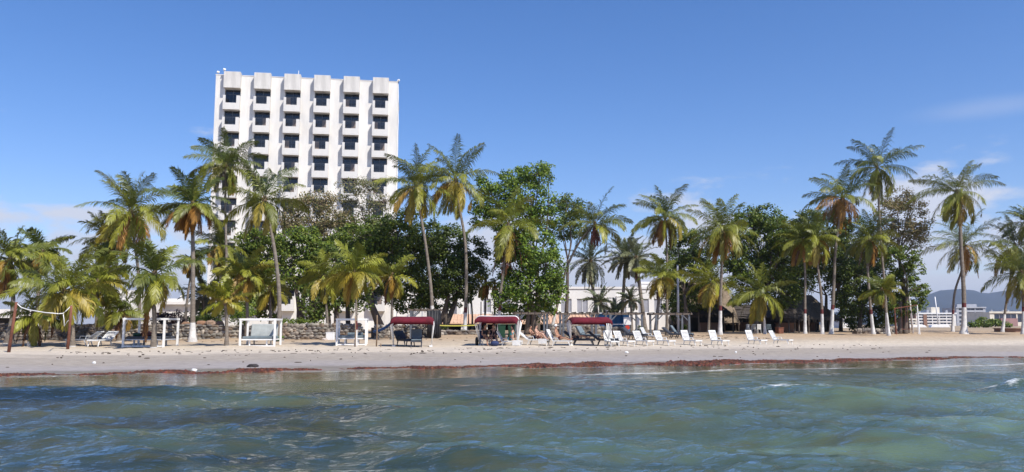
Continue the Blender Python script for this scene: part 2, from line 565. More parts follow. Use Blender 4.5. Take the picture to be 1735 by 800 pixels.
def water_material():
    m = bpy.data.materials.new('sea water')
    m.use_nodes = True
    t = m.node_tree
    t.nodes.clear()
    L = t.links.new
    out = nd(t, 'ShaderNodeOutputMaterial')
    tc_ = nd(t, 'ShaderNodeTexCoord')
    # ripples, dying out in the shallows
    mp1 = nd(t, 'ShaderNodeMapping'); mp1.inputs['Scale'].default_value = (.75, 1.9, 1); mp1.inputs['Rotation'].default_value = (0, 0, R(8))
    L(tc_.outputs['Object'], mp1.inputs[0])
    n1 = nd(t, 'ShaderNodeTexNoise'); n1.inputs['Scale'].default_value = 2.4; n1.inputs['Detail'].default_value = 8; n1.inputs['Roughness'].default_value = .6; n1.inputs['Distortion'].default_value = .9
    L(mp1.outputs[0], n1.inputs['Vector'])
    n1b = nd(t, 'ShaderNodeTexNoise', noise_type='RIDGED_MULTIFRACTAL'); n1b.inputs['Scale'].default_value = 4.5; n1b.inputs['Detail'].default_value = 5; n1b.inputs['Distortion'].default_value = .5
    L(mp1.outputs[0], n1b.inputs['Vector'])
    nsum = nd(t, 'ShaderNodeMath', operation='MULTIPLY_ADD'); nsum.inputs[1].default_value = .11
    L(n1b.outputs['Fac'], nsum.inputs[0]); L(n1.outputs['Fac'], nsum.inputs[2])
    dpa = nd(t, 'ShaderNodeAttribute', attribute_name='depth')
    bst = nd(t, 'ShaderNodeMapRange'); bst.inputs[1].default_value = 0; bst.inputs[1].default_value = .30; bst.inputs[2].default_value = 1.1; bst.inputs[3].default_value = .15; bst.inputs[4].default_value = .55
    L(dpa.outputs['Fac'], bst.inputs[0])
    bp = nd(t, 'ShaderNodeBump'); bp.inputs['Distance'].default_value = .12
    L(bst.outputs[0], bp.inputs['Strength'])
    L(nsum.outputs[0], bp.inputs['Height'])
    # body colour: teal at right, blue-black at left painted in for the mirrored sky
    n2 = nd(t, 'ShaderNodeTexNoise'); n2.inputs['Scale'].default_value = .16; n2.inputs['Detail'].default_value = 4; n2.inputs['Distortion'].default_value = .6
    mp2 = nd(t, 'ShaderNodeMapping'); mp2.inputs['Scale'].default_value = (.8, 1.5, 1)
    L(tc_.outputs['Object'], mp2.inputs[0]); L(mp2.outputs[0], n2.inputs['Vector'])
    sx = nd(t, 'ShaderNodeSeparateXYZ'); L(tc_.outputs['Object'], sx.inputs[0])
    gx = nd(t, 'ShaderNodeMapRange'); gx.inputs[1].default_value = -7; gx.inputs[2].default_value = 7; gx.inputs[3].default_value = -.16; gx.inputs[4].default_value = .10
    L(sx.outputs['X'], gx.inputs[0])
    ad = nd(t, 'ShaderNodeMath', operation='ADD'); L(n2.outputs['Fac'], ad.inputs[0]); L(gx.outputs[0], ad.inputs[1])
    cr_ = nd(t, 'ShaderNodeValToRGB')
    e = cr_.color_ramp.elements
    e[0].position = .30; e[0].color = (.013, .026, .028, 1)
    e[1].position = .66; e[1].color = (.115, .172, .112, 1)
    k = e.new(.47); k.color = (.058, .092, .070, 1)
    L(ad.outputs[0], cr_.inputs[0])
    n5 = nd(t, 'ShaderNodeTexNoise'); n5.inputs['Scale'].default_value = 1.1; n5.inputs['Detail'].default_value = 5; n5.inputs['Distortion'].default_value = 1.2
    mp5 = nd(t, 'ShaderNodeMapping'); mp5.inputs['Scale'].default_value = (.5, 1.6, 1)
    L(tc_.outputs['Object'], mp5.inputs[0]); L(mp5.outputs[0], n5.inputs['Vector'])
    m5 = nd(t, 'ShaderNodeMapRange', interpolation_type='SMOOTHSTEP'); m5.inputs[1].default_value = .50; m5.inputs[2].default_value = .66; m5.inputs[4].default_value = .42
    L(n5.outputs['Fac'], m5.inputs[0])
    weedmix = nd(t, 'ShaderNodeMix', data_type='RGBA'); weedmix.inputs['B'].default_value = (.085, .078, .026, 1)
    L(m5.outputs[0], weedmix.inputs['Factor']); L(cr_.outputs[0], weedmix.inputs['A'])
    dif = nd(t, 'ShaderNodeBsdfDiffuse'); L(weedmix.outputs['Result'], dif.inputs[0])
    tr = nd(t, 'ShaderNodeBsdfTransparent'); tr.inputs[0].default_value = (.86, .93, .88, 1)
    dp = nd(t, 'ShaderNodeAttribute', attribute_name='depth')
    dr = nd(t, 'ShaderNodeMapRange'); dr.inputs[1].default_value = 0; dr.inputs[2].default_value = 1.8; dr.inputs[3].default_value = .04; dr.inputs[4].default_value = 1.0
    L(dp.outputs['Fac'], dr.inputs[0])
    body = nd(t, 'ShaderNodeMixShader'); L(dr.outputs[0], body.inputs[0]); L(tr.outputs[0], body.inputs[1]); L(dif.outputs[0], body.inputs[2])
    gl = nd(t, 'ShaderNodeBsdfGlossy'); gl.inputs['Roughness'].default_value = .02; gl.inputs['Color'].default_value = (1, 1, 1, 1)
    L(bp.outputs[0], gl.inputs['Normal'])
    fr = nd(t, 'ShaderNodeFresnel'); fr.inputs['IOR'].default_value = 1.33; L(bp.outputs[0], fr.inputs['Normal'])
    srf = nd(t, 'ShaderNodeMixShader'); L(fr.outputs[0], srf.inputs[0]); L(body.outputs[0], srf.inputs[1]); L(gl.outputs[0], srf.inputs[2])
    # foam
    fa = nd(t, 'ShaderNodeAttribute', attribute_name='foam')
    n4 = nd(t, 'ShaderNodeTexNoise'); n4.inputs['Scale'].default_value = 5.0; n4.inputs['Detail'].default_value = 8; n4.inputs['Roughness'].default_value = .72
    L(mp1.outputs[0], n4.inputs['Vector'])
    fm = nd(t, 'ShaderNodeMath', operation='MULTIPLY_ADD'); fm.inputs[1].default_value = .46; L(fa.outputs['Fac'], fm.inputs[0])
    L(n4.outputs['Fac'], fm.inputs[2])
    fr2 = nd(t, 'ShaderNodeMapRange', interpolation_type='SMOOTHSTEP'); fr2.inputs[1].default_value = .70; fr2.inputs[2].default_value = .96; fr2.inputs[4].default_value = .9
    L(fm.outputs[0], fr2.inputs[0])
    fd = nd(t, 'ShaderNodeBsdfDiffuse'); fd.inputs[0].default_value = (.72, .74, .74, 1)
    fin = nd(t, 'ShaderNodeMixShader'); L(fr2.outputs[0], fin.inputs[0]); L(srf.outputs[0], fin.inputs[1]); L(fd.outputs[0], fin.inputs[2])
    L(fin.outputs[0], out.inputs[0])
    return m
tag(grid_mesh('sea_water', WX, WY, WZ, water_material(), {'depth': DEPTH, 'foam': FO}), kind='structure')

# far mountain and the air in front of it
mb = MB()
rng = random.Random(4)
MY = 4200
rid = []
for i in range(61):
    px = 1180 + i * 22
    prof = [(1180, 551), (1400, 540), (1480, 524), (1550, 506), (1640, 492), (1740, 486), (1900, 494), (2100, 515), (2500, 548)]
    y = np.interp(px, [a for a, b in prof], [b for a, b in prof]) + 5 * math.sin(i * .9) + rng.uniform(-3, 3)
    rid.append(P(px, y, MY + 300 * math.sin(i * .35)))
n = len(rid)
vs = []
for k, (f_, dy) in enumerate(((0, -900), (.45, -450), (.8, -180), (1, 0), (.5, 700), (0, 1500))):
    for i, p in enumerate(rid):
        vs.append((p.x, p.y + dy + (60 * math.sin(i * 1.3 + k) if 0 < k < 5 else 0), 1 + max(p.z - 1, 4) * f_ * (1 + (.10 * math.sin(i * 2.1 + k * 2) if k in (1, 2) else 0))))
fs = [(k * n + i, k * n + i + 1, (k + 1) * n + i + 1, (k + 1) * n + i) for k in range(5) for i in range(n - 1)]
mb.add(vs, fs)
tag(mb.build('mountain', M['mountain'], smooth=True), kind='structure')

def haze_air():
    m = bpy.data.materials.new('air')
    m.use_nodes = True
    t = m.node_tree
    t.nodes.clear()
    out = nd(t, 'ShaderNodeOutputMaterial')
    v = nd(t, 'ShaderNodeVolumePrincipled')
    v.inputs['Color'].default_value = (.70, .80, .96, 1)
    v.inputs['Density'].default_value = 1.3e-4
    v.inputs['Anisotropy'].default_value = .3
    t.links.new(v.outputs[0], out.inputs['Volume'])
    b = MB()
    b.box(-7000, 7000, -2600, 6500, -12, 255)
    tag(b.build('haze', m), kind='stuff')
haze_air()

# ------------------------------------------------------------------ hotel tower
TH = R(7.6)
def facade_frame(px, py, Y):
    p = P(px, py, Y)
    return Vector((p.x, p.y, 1.05))
def hotel():
    org = facade_frame(366, 127, 103)
    t = empty('hotel_tower', org, 'tall white concrete hotel tower with six columns of dark balconies and rooftop floodlights', 'building', rz=TH)
    Wd, Dp = 24.2, 15.0
    z0 = org.z
    TOP = 35.08 - z0
    colx = [1.2 + 3.93 * i for i in range(6)]
    fw = 2.15
    sof0 = 33.16 - z0                       # underside of the top boxes
    pitch = 2.97
    nrow = 10
    # wall: strips between the bays, spandrel backing, sides, back, roof slab
    b = MB()
    edges = [0.0]
    for cx in colx:
        edges += [cx + .06, cx + fw - .06]
    edges.append(Wd)
    for i in range(0, len(edges), 2):
        b.box(edges[i], edges[i + 1], 0, .55, -.6, TOP)
    for cx in colx:
        b.box(cx + .06, cx + fw - .06, .02, .55, sof0, TOP - .02)
        b.box(cx + .06, cx + fw - .06, .02, .55, -.6, sof0 - nrow * pitch + .9)
        for k in range(1, nrow):
            zs = sof0 - k * pitch
            b.box(cx + .06, cx + fw - .06, .02, .55, zs + .03, zs + .45)
    b.box(0, .3, .55, Dp, -.6, TOP)
    b.box(Wd - .3, Wd, .55, Dp, -.6, TOP)
    b.box(.3, Wd - .3, Dp - .3, Dp, -.6, TOP)
    b.box(.3, Wd - .3, .55, Dp - .3, TOP - .9, TOP - .4)
    b.build('wall', M['plaster'], t)
    b = MB()
    b.box(-.06, Wd + .06, -.04, .30, TOP, TOP + .10)
    b.box(-.06, .26, .30, Dp, TOP, TOP + .10)
    b.box(Wd - .26, Wd + .06, .30, Dp, TOP, TOP + .10)
    b.box(.26, Wd - .26, Dp - .3, Dp, TOP, TOP + .10)
    b.build('coping', M['parapet'], t)
    # plinth and stair shaft at the left foot
    # top boxes
    for cx in colx:
        b = MB()
        b.box(0, fw, -.85, -.004, 0, 35.38 - z0 - sof0)
        b.build('parapet_box', M['parapet'], t, loc=(cx, 0, sof0), bevel=.02)
    # one balcony, its rail and its glass door, then copies
    op0, op1 = .33, fw - .42                # lower opening
    lowz, midz, topz = 0.0, .91, 1.93       # spandrel bottom, opening sill, side wall top
    def balcony(k, cx, seed):
        rr = random.Random(seed)
        zs = sof0 - (k + 1) * pitch
        o = bproto.copy(); C.objects.link(o); o.parent = t; o.location = (cx, 0, zs)
        d = doors[rr.choice([0, 0, 1, 2, 2])].copy(); C.objects.link(d); d.parent = t; d.location = (cx, 0, zs)
        if not (k == 0 and cx < 2):
            r_ = rproto.copy(); C.objects.link(r_); r_.parent = o
    b = MB()
    b.box(0, fw, -.85, .0, lowz, lowz + .16)                        # floor slab
    b.box(0, fw, -.85, -.73, lowz + .16, midz)                      # front spandrel
    b.box(0, op0, -.85, -.73, midz, topz)
    b.box(op1, fw, -.85, -.73, midz, topz)
    b.box(0, .12, -.73, .0, lowz + .16, topz)
    b.box(fw - .12, fw, -.73, .0, lowz + .16, topz)
    bproto = b.build('balcony', [M['plaster']], t, bevel=.015)
    b = MB()
    b.box(op0 - .03, op1 + .03, -.80, -.75, topz - .05, topz)
    b.box(op0, op1, -.79, -.76, midz + .10, midz + .13)
    nb = 11
    for i in range(nb):
        x = op0 + .06 + (op1 - op0 - .12) * i / (nb - 1)
        b.box(x - .011, x + .011, -.785, -.765, midz + .13, topz - .05)
    rproto = b.build('railing', M['railing'], bproto)
    doors = []
    for v in range(3):
        b = MB()
        gz1 = 2.93
        b.box(.10, fw - .10, .30, .34, .40, gz1, 0)
        for x in (.10, fw / 2 - .04, fw - .18):
            b.box(x, x + .08, .26, .298, .40, gz1, 1)
        b.box(.10, fw - .10, .25, .30, 2.28, 2.36, 1)
        if v:
            x0, x1 = ((.20, .75), (1.1, fw - .22))[v - 1]
            b.box(x0, x1, .280, .296, .40, 2.2, 2)
        doors.append(b.build('balcony_door', [M['darkglass'], M['railing'], M['curtain']], t))
    first = True
    protos = (bproto, rproto)
    for k in range(nrow):
        for i, cx in enumerate(colx):
            balcony(k, cx, k * 17 + i * 5 + 3)
    for o in [rproto, bproto] + doors:
        bpy.data.objects.remove(o)
    # dark volume behind the doors so nothing shines through
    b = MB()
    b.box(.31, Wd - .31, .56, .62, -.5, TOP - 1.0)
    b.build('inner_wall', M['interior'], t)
    # roof fittings
    for x, y, z in ((.25, .1, TOP + .1), (colx[0] + .0, -.55, 35.38 - z0), (Wd + .1, .2, TOP + .0)):
        b = MB()
        b.tube([(x, y, z - .05), (x, y, z + .22)], .03, 6, 1)
        b.box(-.16, .16, -.10, .10, -.11, .11, 0, Matrix.Translation((x, y - .05, z + .3)) @ Matrix.Rotation(R(-35), 4, 'X') @ Matrix.Rotation(R(20 if x < 5 else -30), 4, 'Z'))
        b.build('floodlight', [M['white'], M['railing']], t)
    b = MB()
    b.tube([(10.6, 1.4, TOP), (10.6, 1.4, TOP + 1.5)], .045, 6)
    b.build('antenna', M['white'], t)
    b = MB()
    for i in range(8):
        z = TOP - 3.6 * i
        b.tube([(Wd + .05, .9, z), (Wd + .12 + .05 * (i % 2), .9, z - 1.8), (Wd + .05, .9, z - 3.6)], .05, 6)
    b.build('drain_pipe', M['white'], t)
hotel()

# ------------------------------------------------------------------ low hotel buildings
def window_box(b, x0, x1, z0, z1, y=0, mi=1, fr=2, deep=.12):
    b.box(x0, x1, y - .02, y + .02, z0, z1, mi)
def building(name, label, px0, px1, ytop, Y, rz, depth, mat, cat='building', zb=.8):
    p0 = P(px0, 520, Y); p1 = P(px1, 520, Y)
    wdt = (p1.x - p0.x) / math.cos(rz) * 1.0
    t = empty(name, (p0.x, p0.y, zb), label, cat, rz=rz)
    h = P(px0, ytop, Y).z - zb
    return t, wdt, h
def wall_with_windows(t, wdt, h, depth, wins, mat, frame='white', glass='farglass', name='wall', x_off=0, y_off=0, z_off=0, sill=True):
    """front wall built around real openings, one window part per opening"""
    b = MB()
    xs = sorted({0, wdt} | {w_[0] for w_ in wins} | {w_[1] for w_ in wins})
    zs = sorted({-.5, h} | {w_[2] for w_ in wins} | {w_[3] for w_ in wins})
    for i in range(len(xs) - 1):
        run = None
        for j in range(len(zs) - 1):
            cx, cz = (xs[i] + xs[i + 1]) / 2, (zs[j] + zs[j + 1]) / 2
            hole = any(w_[0] < cx < w_[1] and w_[2] < cz < w_[3] for w_ in wins)
            if not hole:
                if run is None: run = zs[j]
            if hole and run is not None:
                b.box(xs[i], xs[i + 1], 0, .25, run, zs[j]); run = None
        if run is not None:
            b.box(xs[i], xs[i + 1], 0, .25, run, h)
    b.box(0, .25, .25, depth, -.5, h); b.box(wdt - .25, wdt, .25, depth, -.5, h); b.box(.25, wdt - .25, depth - .25, depth, -.5, h)
    b.box(.25, wdt - .25, .25, depth - .25, h - .35, h - .05)
    b.build(name, mat, t, loc=(x_off, y_off, z_off))
    for x0, x1, z0, z1 in wins:
        b = MB()
        b.box(x0 + .002, x1 - .002, .14, .17, z0 + .002, z1 - .002, 0)
        f_ = .06
        b.box(x0 + .002, x0 + f_, .08, .138, z0 + .002, z1 - .002, 1); b.box(x1 - f_, x1 - .002, .08, .138, z0 + .002, z1 - .002, 1)
        b.box(x0 + f_, x1 - f_, .08, .138, z0 + .002, z0 + f_, 1); b.box(x0 + f_, x1 - f_, .08, .138, z1 - f_, z1 - .002, 1)
        mx = (x0 + x1) / 2
        b.box(mx - .03, mx + .03, .08, .138, z0 + f_, z1 - f_, 1)
        b.build('window', [M[glass], M[frame]], t, loc=(x_off, y_off, z_off))

# long white annexe behind the pergolas
t, wd, h = building('hotel_annexe', 'long low white hotel wing right of the tower, with a row of small windows', 655, 1195, 486, 107, R(2), 12, None)
wins = []
x = 13.0
k = 0
while x < wd - 2:
    wins.append((x, x + (1.5 if k % 3 else 1.1), 2.5, 4.4)); x += 3.1 if k % 2 else 2.2; k += 1
wall_with_windows(t, wd, h, 10, wins, M['whitewall'], 'white', 'paleglass')
b = MB()
b.box(-.15, wd + .15, -.12, -.003, h - .25, h + .05); b.build('coping', M['whitewall'], t)
for x in (9.5, 22.5, 31.2):
    b = MB(); b.box(x, x + .55, -.55, -.003, -.4, h - .3 - (.9 if x > 20 else 0)); b.build('buttress', M['whitewall'], t)
for i, x in enumerate((1.5, 3.9, 4.9, 6.3, 8.1, 11.4)):
    b = MB(); b.tube([(x, -1.2, -.2), (x, -1.2, 3.5 + .5 * (i % 3))], .07, 6); b.build('fence_pole', M['greywall'], t)
# taller block seen at the right end of the wing
t, wd, h = building('stair_block', 'pale stepped hotel block at the right end of the long white wing', 1086, 1172, 478, 113, R(2), 9, None)
wall_with_windows(t, wd, h, 8, [(1.2, 2.4, 2.6, 4.3), (3.4, 4.6, 2.6, 4.3)], M['whitewall'], 'white', 'paleglass')
b = MB(); b.box(-.15, wd + .15, -.12, -.003, h - .25, h + .05); b.build('coping', M['whitewall'], t)

# terrace restaurant with a salmon lean-to roof
t = empty('terrace_restaurant', (P(735, 540, 93).x, 93, .95), 'low open terrace with a long salmon tiled roof in front of the white wing', 'restaurant', rz=R(2))
tw = P(1040, 540, 93).x - P(735, 540, 93).x
b = MB()
b.add([(0, 0, .92), (tw, 0, .92), (tw, 3.4, 2.0), (0, 3.4, 2.0), (0, 0, .80), (tw, 0, .80), (tw, 3.4, 1.88), (0, 3.4, 1.88)],
      [(0, 1, 2, 3), (7, 6, 5, 4), (0, 4, 5, 1), (1, 5, 6, 2), (2, 6, 7, 3), (3, 7, 4, 0)], 0)
x = .25
while x < tw - .1:
    b.tube([(x, .0, .935), (x, 3.38, 2.01)], .06, 5, 0); x += .42
b.build('roof', M['tile'], t)
for i in range(8):
    b = MB(); x = .4 + (tw - .8) * i / 7; b.box(x - .1, x + .1, .25, .45, -.3, .80 + .07); b.build('column', M['whitewall'], t)
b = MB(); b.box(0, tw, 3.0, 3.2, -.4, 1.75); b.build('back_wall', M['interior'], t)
for i in range(9):
    b = MB(); x = 1.6 + i * (tw - 3) / 8.6
    b.box(x - .5, x + .5, 1.2, 2.0, .30, .36); b.box(x - .05, x + .05, 1.55, 1.65, -.3, .30); b.build('table', M['brownwall'], t)

# white bungalow buildings on the left
t, wd, h = building('seaside_bungalow', 'low white flat-roofed bungalow with a stepped parapet behind the leftmost tall palms', 262, 322, 506, 84, R(4), 8, None)
wall_with_windows(t, wd, h, 8, [(.5, 1.4, .6, 1.7)], M['whitewall'])
b = MB(); b.box(-.3, wd + .4, -.5, -.003, h - .62, h - .30); b.build('canopy', M['whitewall'], t)
b = MB(); b.box(wd * .66, wd * .72, .3, .7, h, h + .35); b.build('chimney', M['whitewall'], t)
t, wd, h = building('garden_pavilion', 'white plastered pavilion with a round window behind the yellow-green palms', 172, 228, 492, 76, R(3), 7, None)
wall_with_windows(t, wd, h, 6, [(2.3, 3.0, 1.6, 2.3)], M['whitewall'])
b = MB()
b.tube([(1.0, -.10, .75), (1.0, .0, .75)], .62, 20, 0); b.build('round_window', M['interior'], t)
b = MB()
ring = [(1.0 + .68 * math.cos(a), -.05, .75 + .68 * math.sin(a)) for a in np.linspace(0, 2 * math.pi, 25)]
b.tube(ring, .07, 6, 0, caps=False); b.build('window_surround', M['stone'] if 0 else M['soffit'], t)
t, wd, h = building('beach_kiosk', 'small white roofed kiosk with a dark open counter at the far left edge', -40, 21, 524, 66, R(2), 4, None)
b = MB(); b.box(0, wd, -.4, 3.4, h - .72, h); b.build('roof', M['whitewall'], t)
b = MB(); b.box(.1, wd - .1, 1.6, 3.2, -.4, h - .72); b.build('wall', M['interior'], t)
for x in (.05, wd - .2):
    b = MB(); b.box(x, x + .15, 0, .15, -.4, h - .72); b.build('post', M['whitewall'], t)

# ------------------------------------------------------------------ thatched huts
def thatch_roof(b, cx, cy, z0, z1, rx, ry, ridge, rng, mi=0, layers=6):
    """hipped thatch in ragged courses over a short ridge"""
    nu = 44
    prev = None
    for l in range(layers):
        f0, f1 = l / layers, (l + 1) / layers + .05
        vs = []
        for f_, o_ in ((f0, 0), (f1, .06)):
            for i in range(nu):
                a = 2 * math.pi * i / nu
                ca, sa = math.cos(a), math.sin(a)
                k = 1 / max(abs(ca) ** 4 + abs(sa) ** 4, 1e-6) ** .25
                jit = rng.uniform(-.04, .05) if f_ > 0 else 0
                fx = ridge + (rx - ridge) * f_
                x = cx + k * ca * (fx if f_ > 0.001 else ridge) * 1.0
                y = cy + k * sa * ry * max(f_, .02)
                z = z1 + (z0 - z1) * (f_ ** .92) + o_ + jit * 1.6
                vs.append((x, y, z))
        fs = [(i, (i + 1) % nu, nu + (i + 1) % nu, nu + i) for i in range(nu)]
        if l == 0:
            fs.append(tuple(range(nu)))
        b.add(vs, fs, mi)
    # straw fringe along the eave
    for i in range(260):
        a = rng.uniform(0, 2 * math.pi)
        ca, sa = math.cos(a), math.sin(a)
        k = 1 / (abs(ca) ** 4 + abs(sa) ** 4) ** .25
        x, y = cx + k * ca * rx, cy + k * sa * ry
        tx, ty = -sa * .07, ca * .07
        dz = rng.uniform(.15, .42)
        b.add([(x - tx, y - ty, z0 + .1), (x + tx, y + ty, z0 + .1), (x + tx * .5 + ca * .05, y + ty * .5, z0 - dz), (x - tx * .5 + ca * .05, y - ty * .5, z0 - dz)], [(0, 1, 2, 3)], mi)
def hut(name, label, px0, px1, ytop, yeave, Y, depth, ridge, mat, seed, walls=True, nposts=5):
    rng = random.Random(seed)
    a, c = P(px0, 540, Y), P(px1, 540, Y)
    gz = float(zg((a.x + c.x) / 2, Y)) + .02
    t = empty(name, ((a.x + c.x) / 2, Y + depth / 2, gz), label, 'beach hut')
    hw = (c.x - a.x) / 2
    z1 = P(px0, ytop, Y + depth / 2).z - gz
    z0 = P(px0, yeave, Y).z - gz
    b = MB()
    thatch_roof(b, 0, 0, z0, z1, hw, depth / 2, ridge, rng)
    b.build('roof', M[mat], t)
    for i in range(nposts):
        for sgn in (-1, 1):
            x = -hw * .86 + 2 * hw * .86 * i / (nposts - 1)
            b = MB()
            b.tube([(x, sgn * depth * .42, -.3), (x + rng.uniform(-.05, .05), sgn * depth * .42, z0 + .25)], .085, 8)
            b.build('post', M['darkbark'], t)
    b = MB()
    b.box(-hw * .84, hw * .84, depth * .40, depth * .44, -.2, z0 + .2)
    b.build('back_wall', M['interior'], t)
    b = MB()
    b.box(-hw * .55, hw * .45, depth * .05, depth * .16, -.2, .95)
    b.box(-hw * .58, hw * .48, depth * .0, depth * .2, .95, 1.02)
    b.build('bar_counter', M['brownwall'], t)
    return t, hw, z0, z1
hut('thatched_restaurant', 'long tan thatched restaurant roof right of the pergolas with a dark open interior', 1150, 1262, 478, 545, 92, 9, 3.0, 'thatch', 1)
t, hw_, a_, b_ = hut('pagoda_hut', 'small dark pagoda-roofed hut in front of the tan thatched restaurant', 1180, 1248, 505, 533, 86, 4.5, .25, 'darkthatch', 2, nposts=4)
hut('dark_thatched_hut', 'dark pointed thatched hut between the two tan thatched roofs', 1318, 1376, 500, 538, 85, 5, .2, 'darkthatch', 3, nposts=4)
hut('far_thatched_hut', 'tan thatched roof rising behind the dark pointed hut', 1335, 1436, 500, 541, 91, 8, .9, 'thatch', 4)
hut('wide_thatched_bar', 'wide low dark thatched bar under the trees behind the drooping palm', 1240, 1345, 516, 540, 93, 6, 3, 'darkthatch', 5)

# ------------------------------------------------------------------ town on the far right
def block(name, label, px0, px1, ytop, ybase, Y, rz, depth, mat, rows, cols, win='farglass', frame='white', cat='building', band=False, margin=.9):
    zb = min(P(px0, ybase, Y).z, 1.3)
    t, wd, h = building(name, label, px0, px1, ytop, Y, rz, depth, None, cat, zb)
    wins = []
    fh = h / rows
    for r_ in range(rows):
        for c_ in range(cols):
            cw = (wd - 2 * margin) / cols
            x0 = margin + c_ * cw + cw * .05
            wins.append((x0, x0 + cw * .90, r_ * fh + fh * .28, r_ * fh + fh * .88))
    wall_with_windows(t, wd, h, depth, wins, M[mat], frame, win)
    b = MB(); b.box(-.3, wd + .3, -.35, -.003, h - .35, h + .25); b.build('cornice', M[frame], t)
    return t, wd, h
t, wd, h = block('apartment_block', 'white five-storey apartment block with dark window bands and a brown stripe, far right', 1551, 1616, 531, 556, 330, R(-4), 14, 'whitewall', 5, 5)
b = MB(); b.box(2.9, 4.3, -.30, -.003, -.4, h - .36); b.build('stair_stripe', M['brownwall'], t)
b = MB(); b.box(-.25, -.003, -.2, 14, -.4, h + .1); b.build('side_wall', M['brownwall'], t)
b = MB(); b.box(7.6, 11.0, 3, 7, h, h + 2.6); b.build('roof_house', M['creamwall'], t)
for i, x in enumerate((2.2, 5.5, 13.2)):
    b = MB(); b.tube([(x, 2, h), (x, 2, h + 1.4)], .5, 10); b.build('water_tank', M['greywall'], t)
t, wd, h = block('grey_apartment_block', 'tall grey apartment building behind the fat white-footed palm', 1620, 1668, 521, 556, 380, R(-3), 14, 'greywall', 5, 3, frame='greywall')
b = MB(); b.box(1.5, wd - 3, 2, 8, h, h + 1.6); b.build('roof_house', M['greywall'], t)
t, wd, h = block('cream_warehouse', 'low cream building with a dusky pink garage front at the right edge', 1676, 1790, 529, 553, 300, R(2), 16, 'creamwall', 1, 5, frame='creamwall', margin=1.5)
b = MB(); b.box(3.2, 9.6, -1.6, -.003, -.3, h * .56); b.build('garage_front', M['pinkwall'], t)
for i, x in enumerate((2.0, 6.5, 8.5, 14.0)):
    b = MB(); b.tube([(x, 2, h), (x, 2, h + .9)], .4, 8); b.build('water_tank', M['greywall'], t)
block('grey_house', 'small grey house between the grey apartments and the cream building', 1666, 1679, 535, 554, 420, 0, 10, 'greywall', 2, 2, frame='greywall')
block('beige_house', 'small beige three-storey house left of the white apartment block, seen through the swing frame', 1536, 1551, 541, 556, 300, 0, 9, 'creamwall', 3, 2, frame='creamwall', margin=.3)
block('dark_flat_block', 'small dusky flat-roofed block next to the swing frame, half behind the dark tree', 1517, 1535, 539, 556, 340, 0, 9, 'greywall', 3, 2, frame='white', margin=.3)
t, wd, h = block('white_cabin', 'little white cabin seen between the trunks under the brown-topped tree', 1424, 1449, 537, 553, 150, 0, 5, 'whitewall', 1, 1, margin=.6)

# ------------------------------------------------------------------ stone walls and rocks
def stone_wall(name, label, pts, hgt, seed, thick=.7, cat='wall', size=.26, loose=.05):
    rng = random.Random(seed)
    t = empty(name, (pts[0][0], pts[0][1], float(zg(*pts[0]))), label, cat)
    org = t.location
    b = MB()
    core = MB()
    for (xa, ya), (xb, yb) in zip(pts[:-1], pts[1:]):
        Lh = math.hypot(xb - xa, yb - ya)
        ux, uy = (xb - xa) / Lh, (yb - ya) / Lh
        nx, ny = uy, -ux                       # towards the sea
        ga, gb = float(zg(xa, ya)), float(zg(xb, yb))
        core.add([(xa + nx * .02, ya + ny * .02, ga - .3), (xb + nx * .02, yb + ny * .02, gb - .3), (xb + nx * .02, yb + ny * .02, gb + hgt - .06), (xa + nx * .02, ya + ny * .02, ga + hgt - .06),
                  (xa - nx * thick, ya - ny * thick, ga - .3), (xb - nx * thick, yb - ny * thick, gb - .3), (xb - nx * thick, yb - ny * thick, gb + hgt - .06), (xa - nx * thick, ya - ny * thick, ga + hgt - .06)],
                 [(0, 1, 2, 3), (5, 4, 7, 6), (3, 2, 6, 7), (0, 3, 7, 4), (1, 5, 6, 2)])
        z = -.05
        while z < hgt:
            x = rng.uniform(-.1, .1)
            rowh = size * rng.uniform(.55, .95)
            while x < Lh:
                w_ = size * rng.uniform(.7, 1.8)
                g = ga + (gb - ga) * min(max(x / Lh, 0), 1)
                c = rng.choice([(.20, .18, .15), (.25, .215, .18), (.155, .135, .12), (.32, .28, .23), (.20, .15, .11), (.12, .11, .10)])  # stone tones darkened in place of tree and hedge shade
                k = rng.uniform(.8, 1.2)
                cx, cy = xa + ux * (x + w_ / 2), ya + uy * (x + w_ / 2)
                off = rng.uniform(-loose, loose)
                b.ball((cx + nx * off, cy + ny * off, g + z + rowh / 2 + rng.uniform(-.04, .04)), (max(abs(ux) * w_ * .66, .14), max(abs(uy) * w_ * .6, .16), rowh * .68), 0, 5, 4, tuple(k * q for q in c), .22, rng)
                x += w_
            z += rowh
    b.build('stones', M['stone'], t, origin=org)
    core.build('core', M['darkbark'], t, origin=org)
    return t
def gxy(px, Y):
    g = G(px, Y=Y); return (g.x, g.y)
stone_wall('stone_wall', 'long dry stone retaining wall along the back of the beach, from the left edge', [gxy(-60, 51.5), gxy(120, 53), gxy(330, 54.5), gxy(480, 56.5), gxy(610, 58)], .95, 11)
stone_wall('stone_wall', 'short sunlit stone wall behind the first maroon canopy', [gxy(634, 59), gxy(700, 60.5), gxy(722, 61)], .85, 12)
stone_wall('stone_wall', 'low reddish rubble edging between the two white-footed tall palms', [gxy(735, 68), gxy(830, 70)], .42, 13, size=.34, loose=.2)
stone_wall('stone_wall', 'low rubble wall behind the pergolas and the third maroon canopy', [gxy(930, 67), gxy(1010, 69), gxy(1062, 70)], .75, 14, size=.34, loose=.12)
stone_wall('stone_wall', 'row of low rocks under the brown-topped tree on the right', [gxy(1452, 80), gxy(1500, 81), gxy(1520, 82)], .35, 15, size=.4, loose=.2)
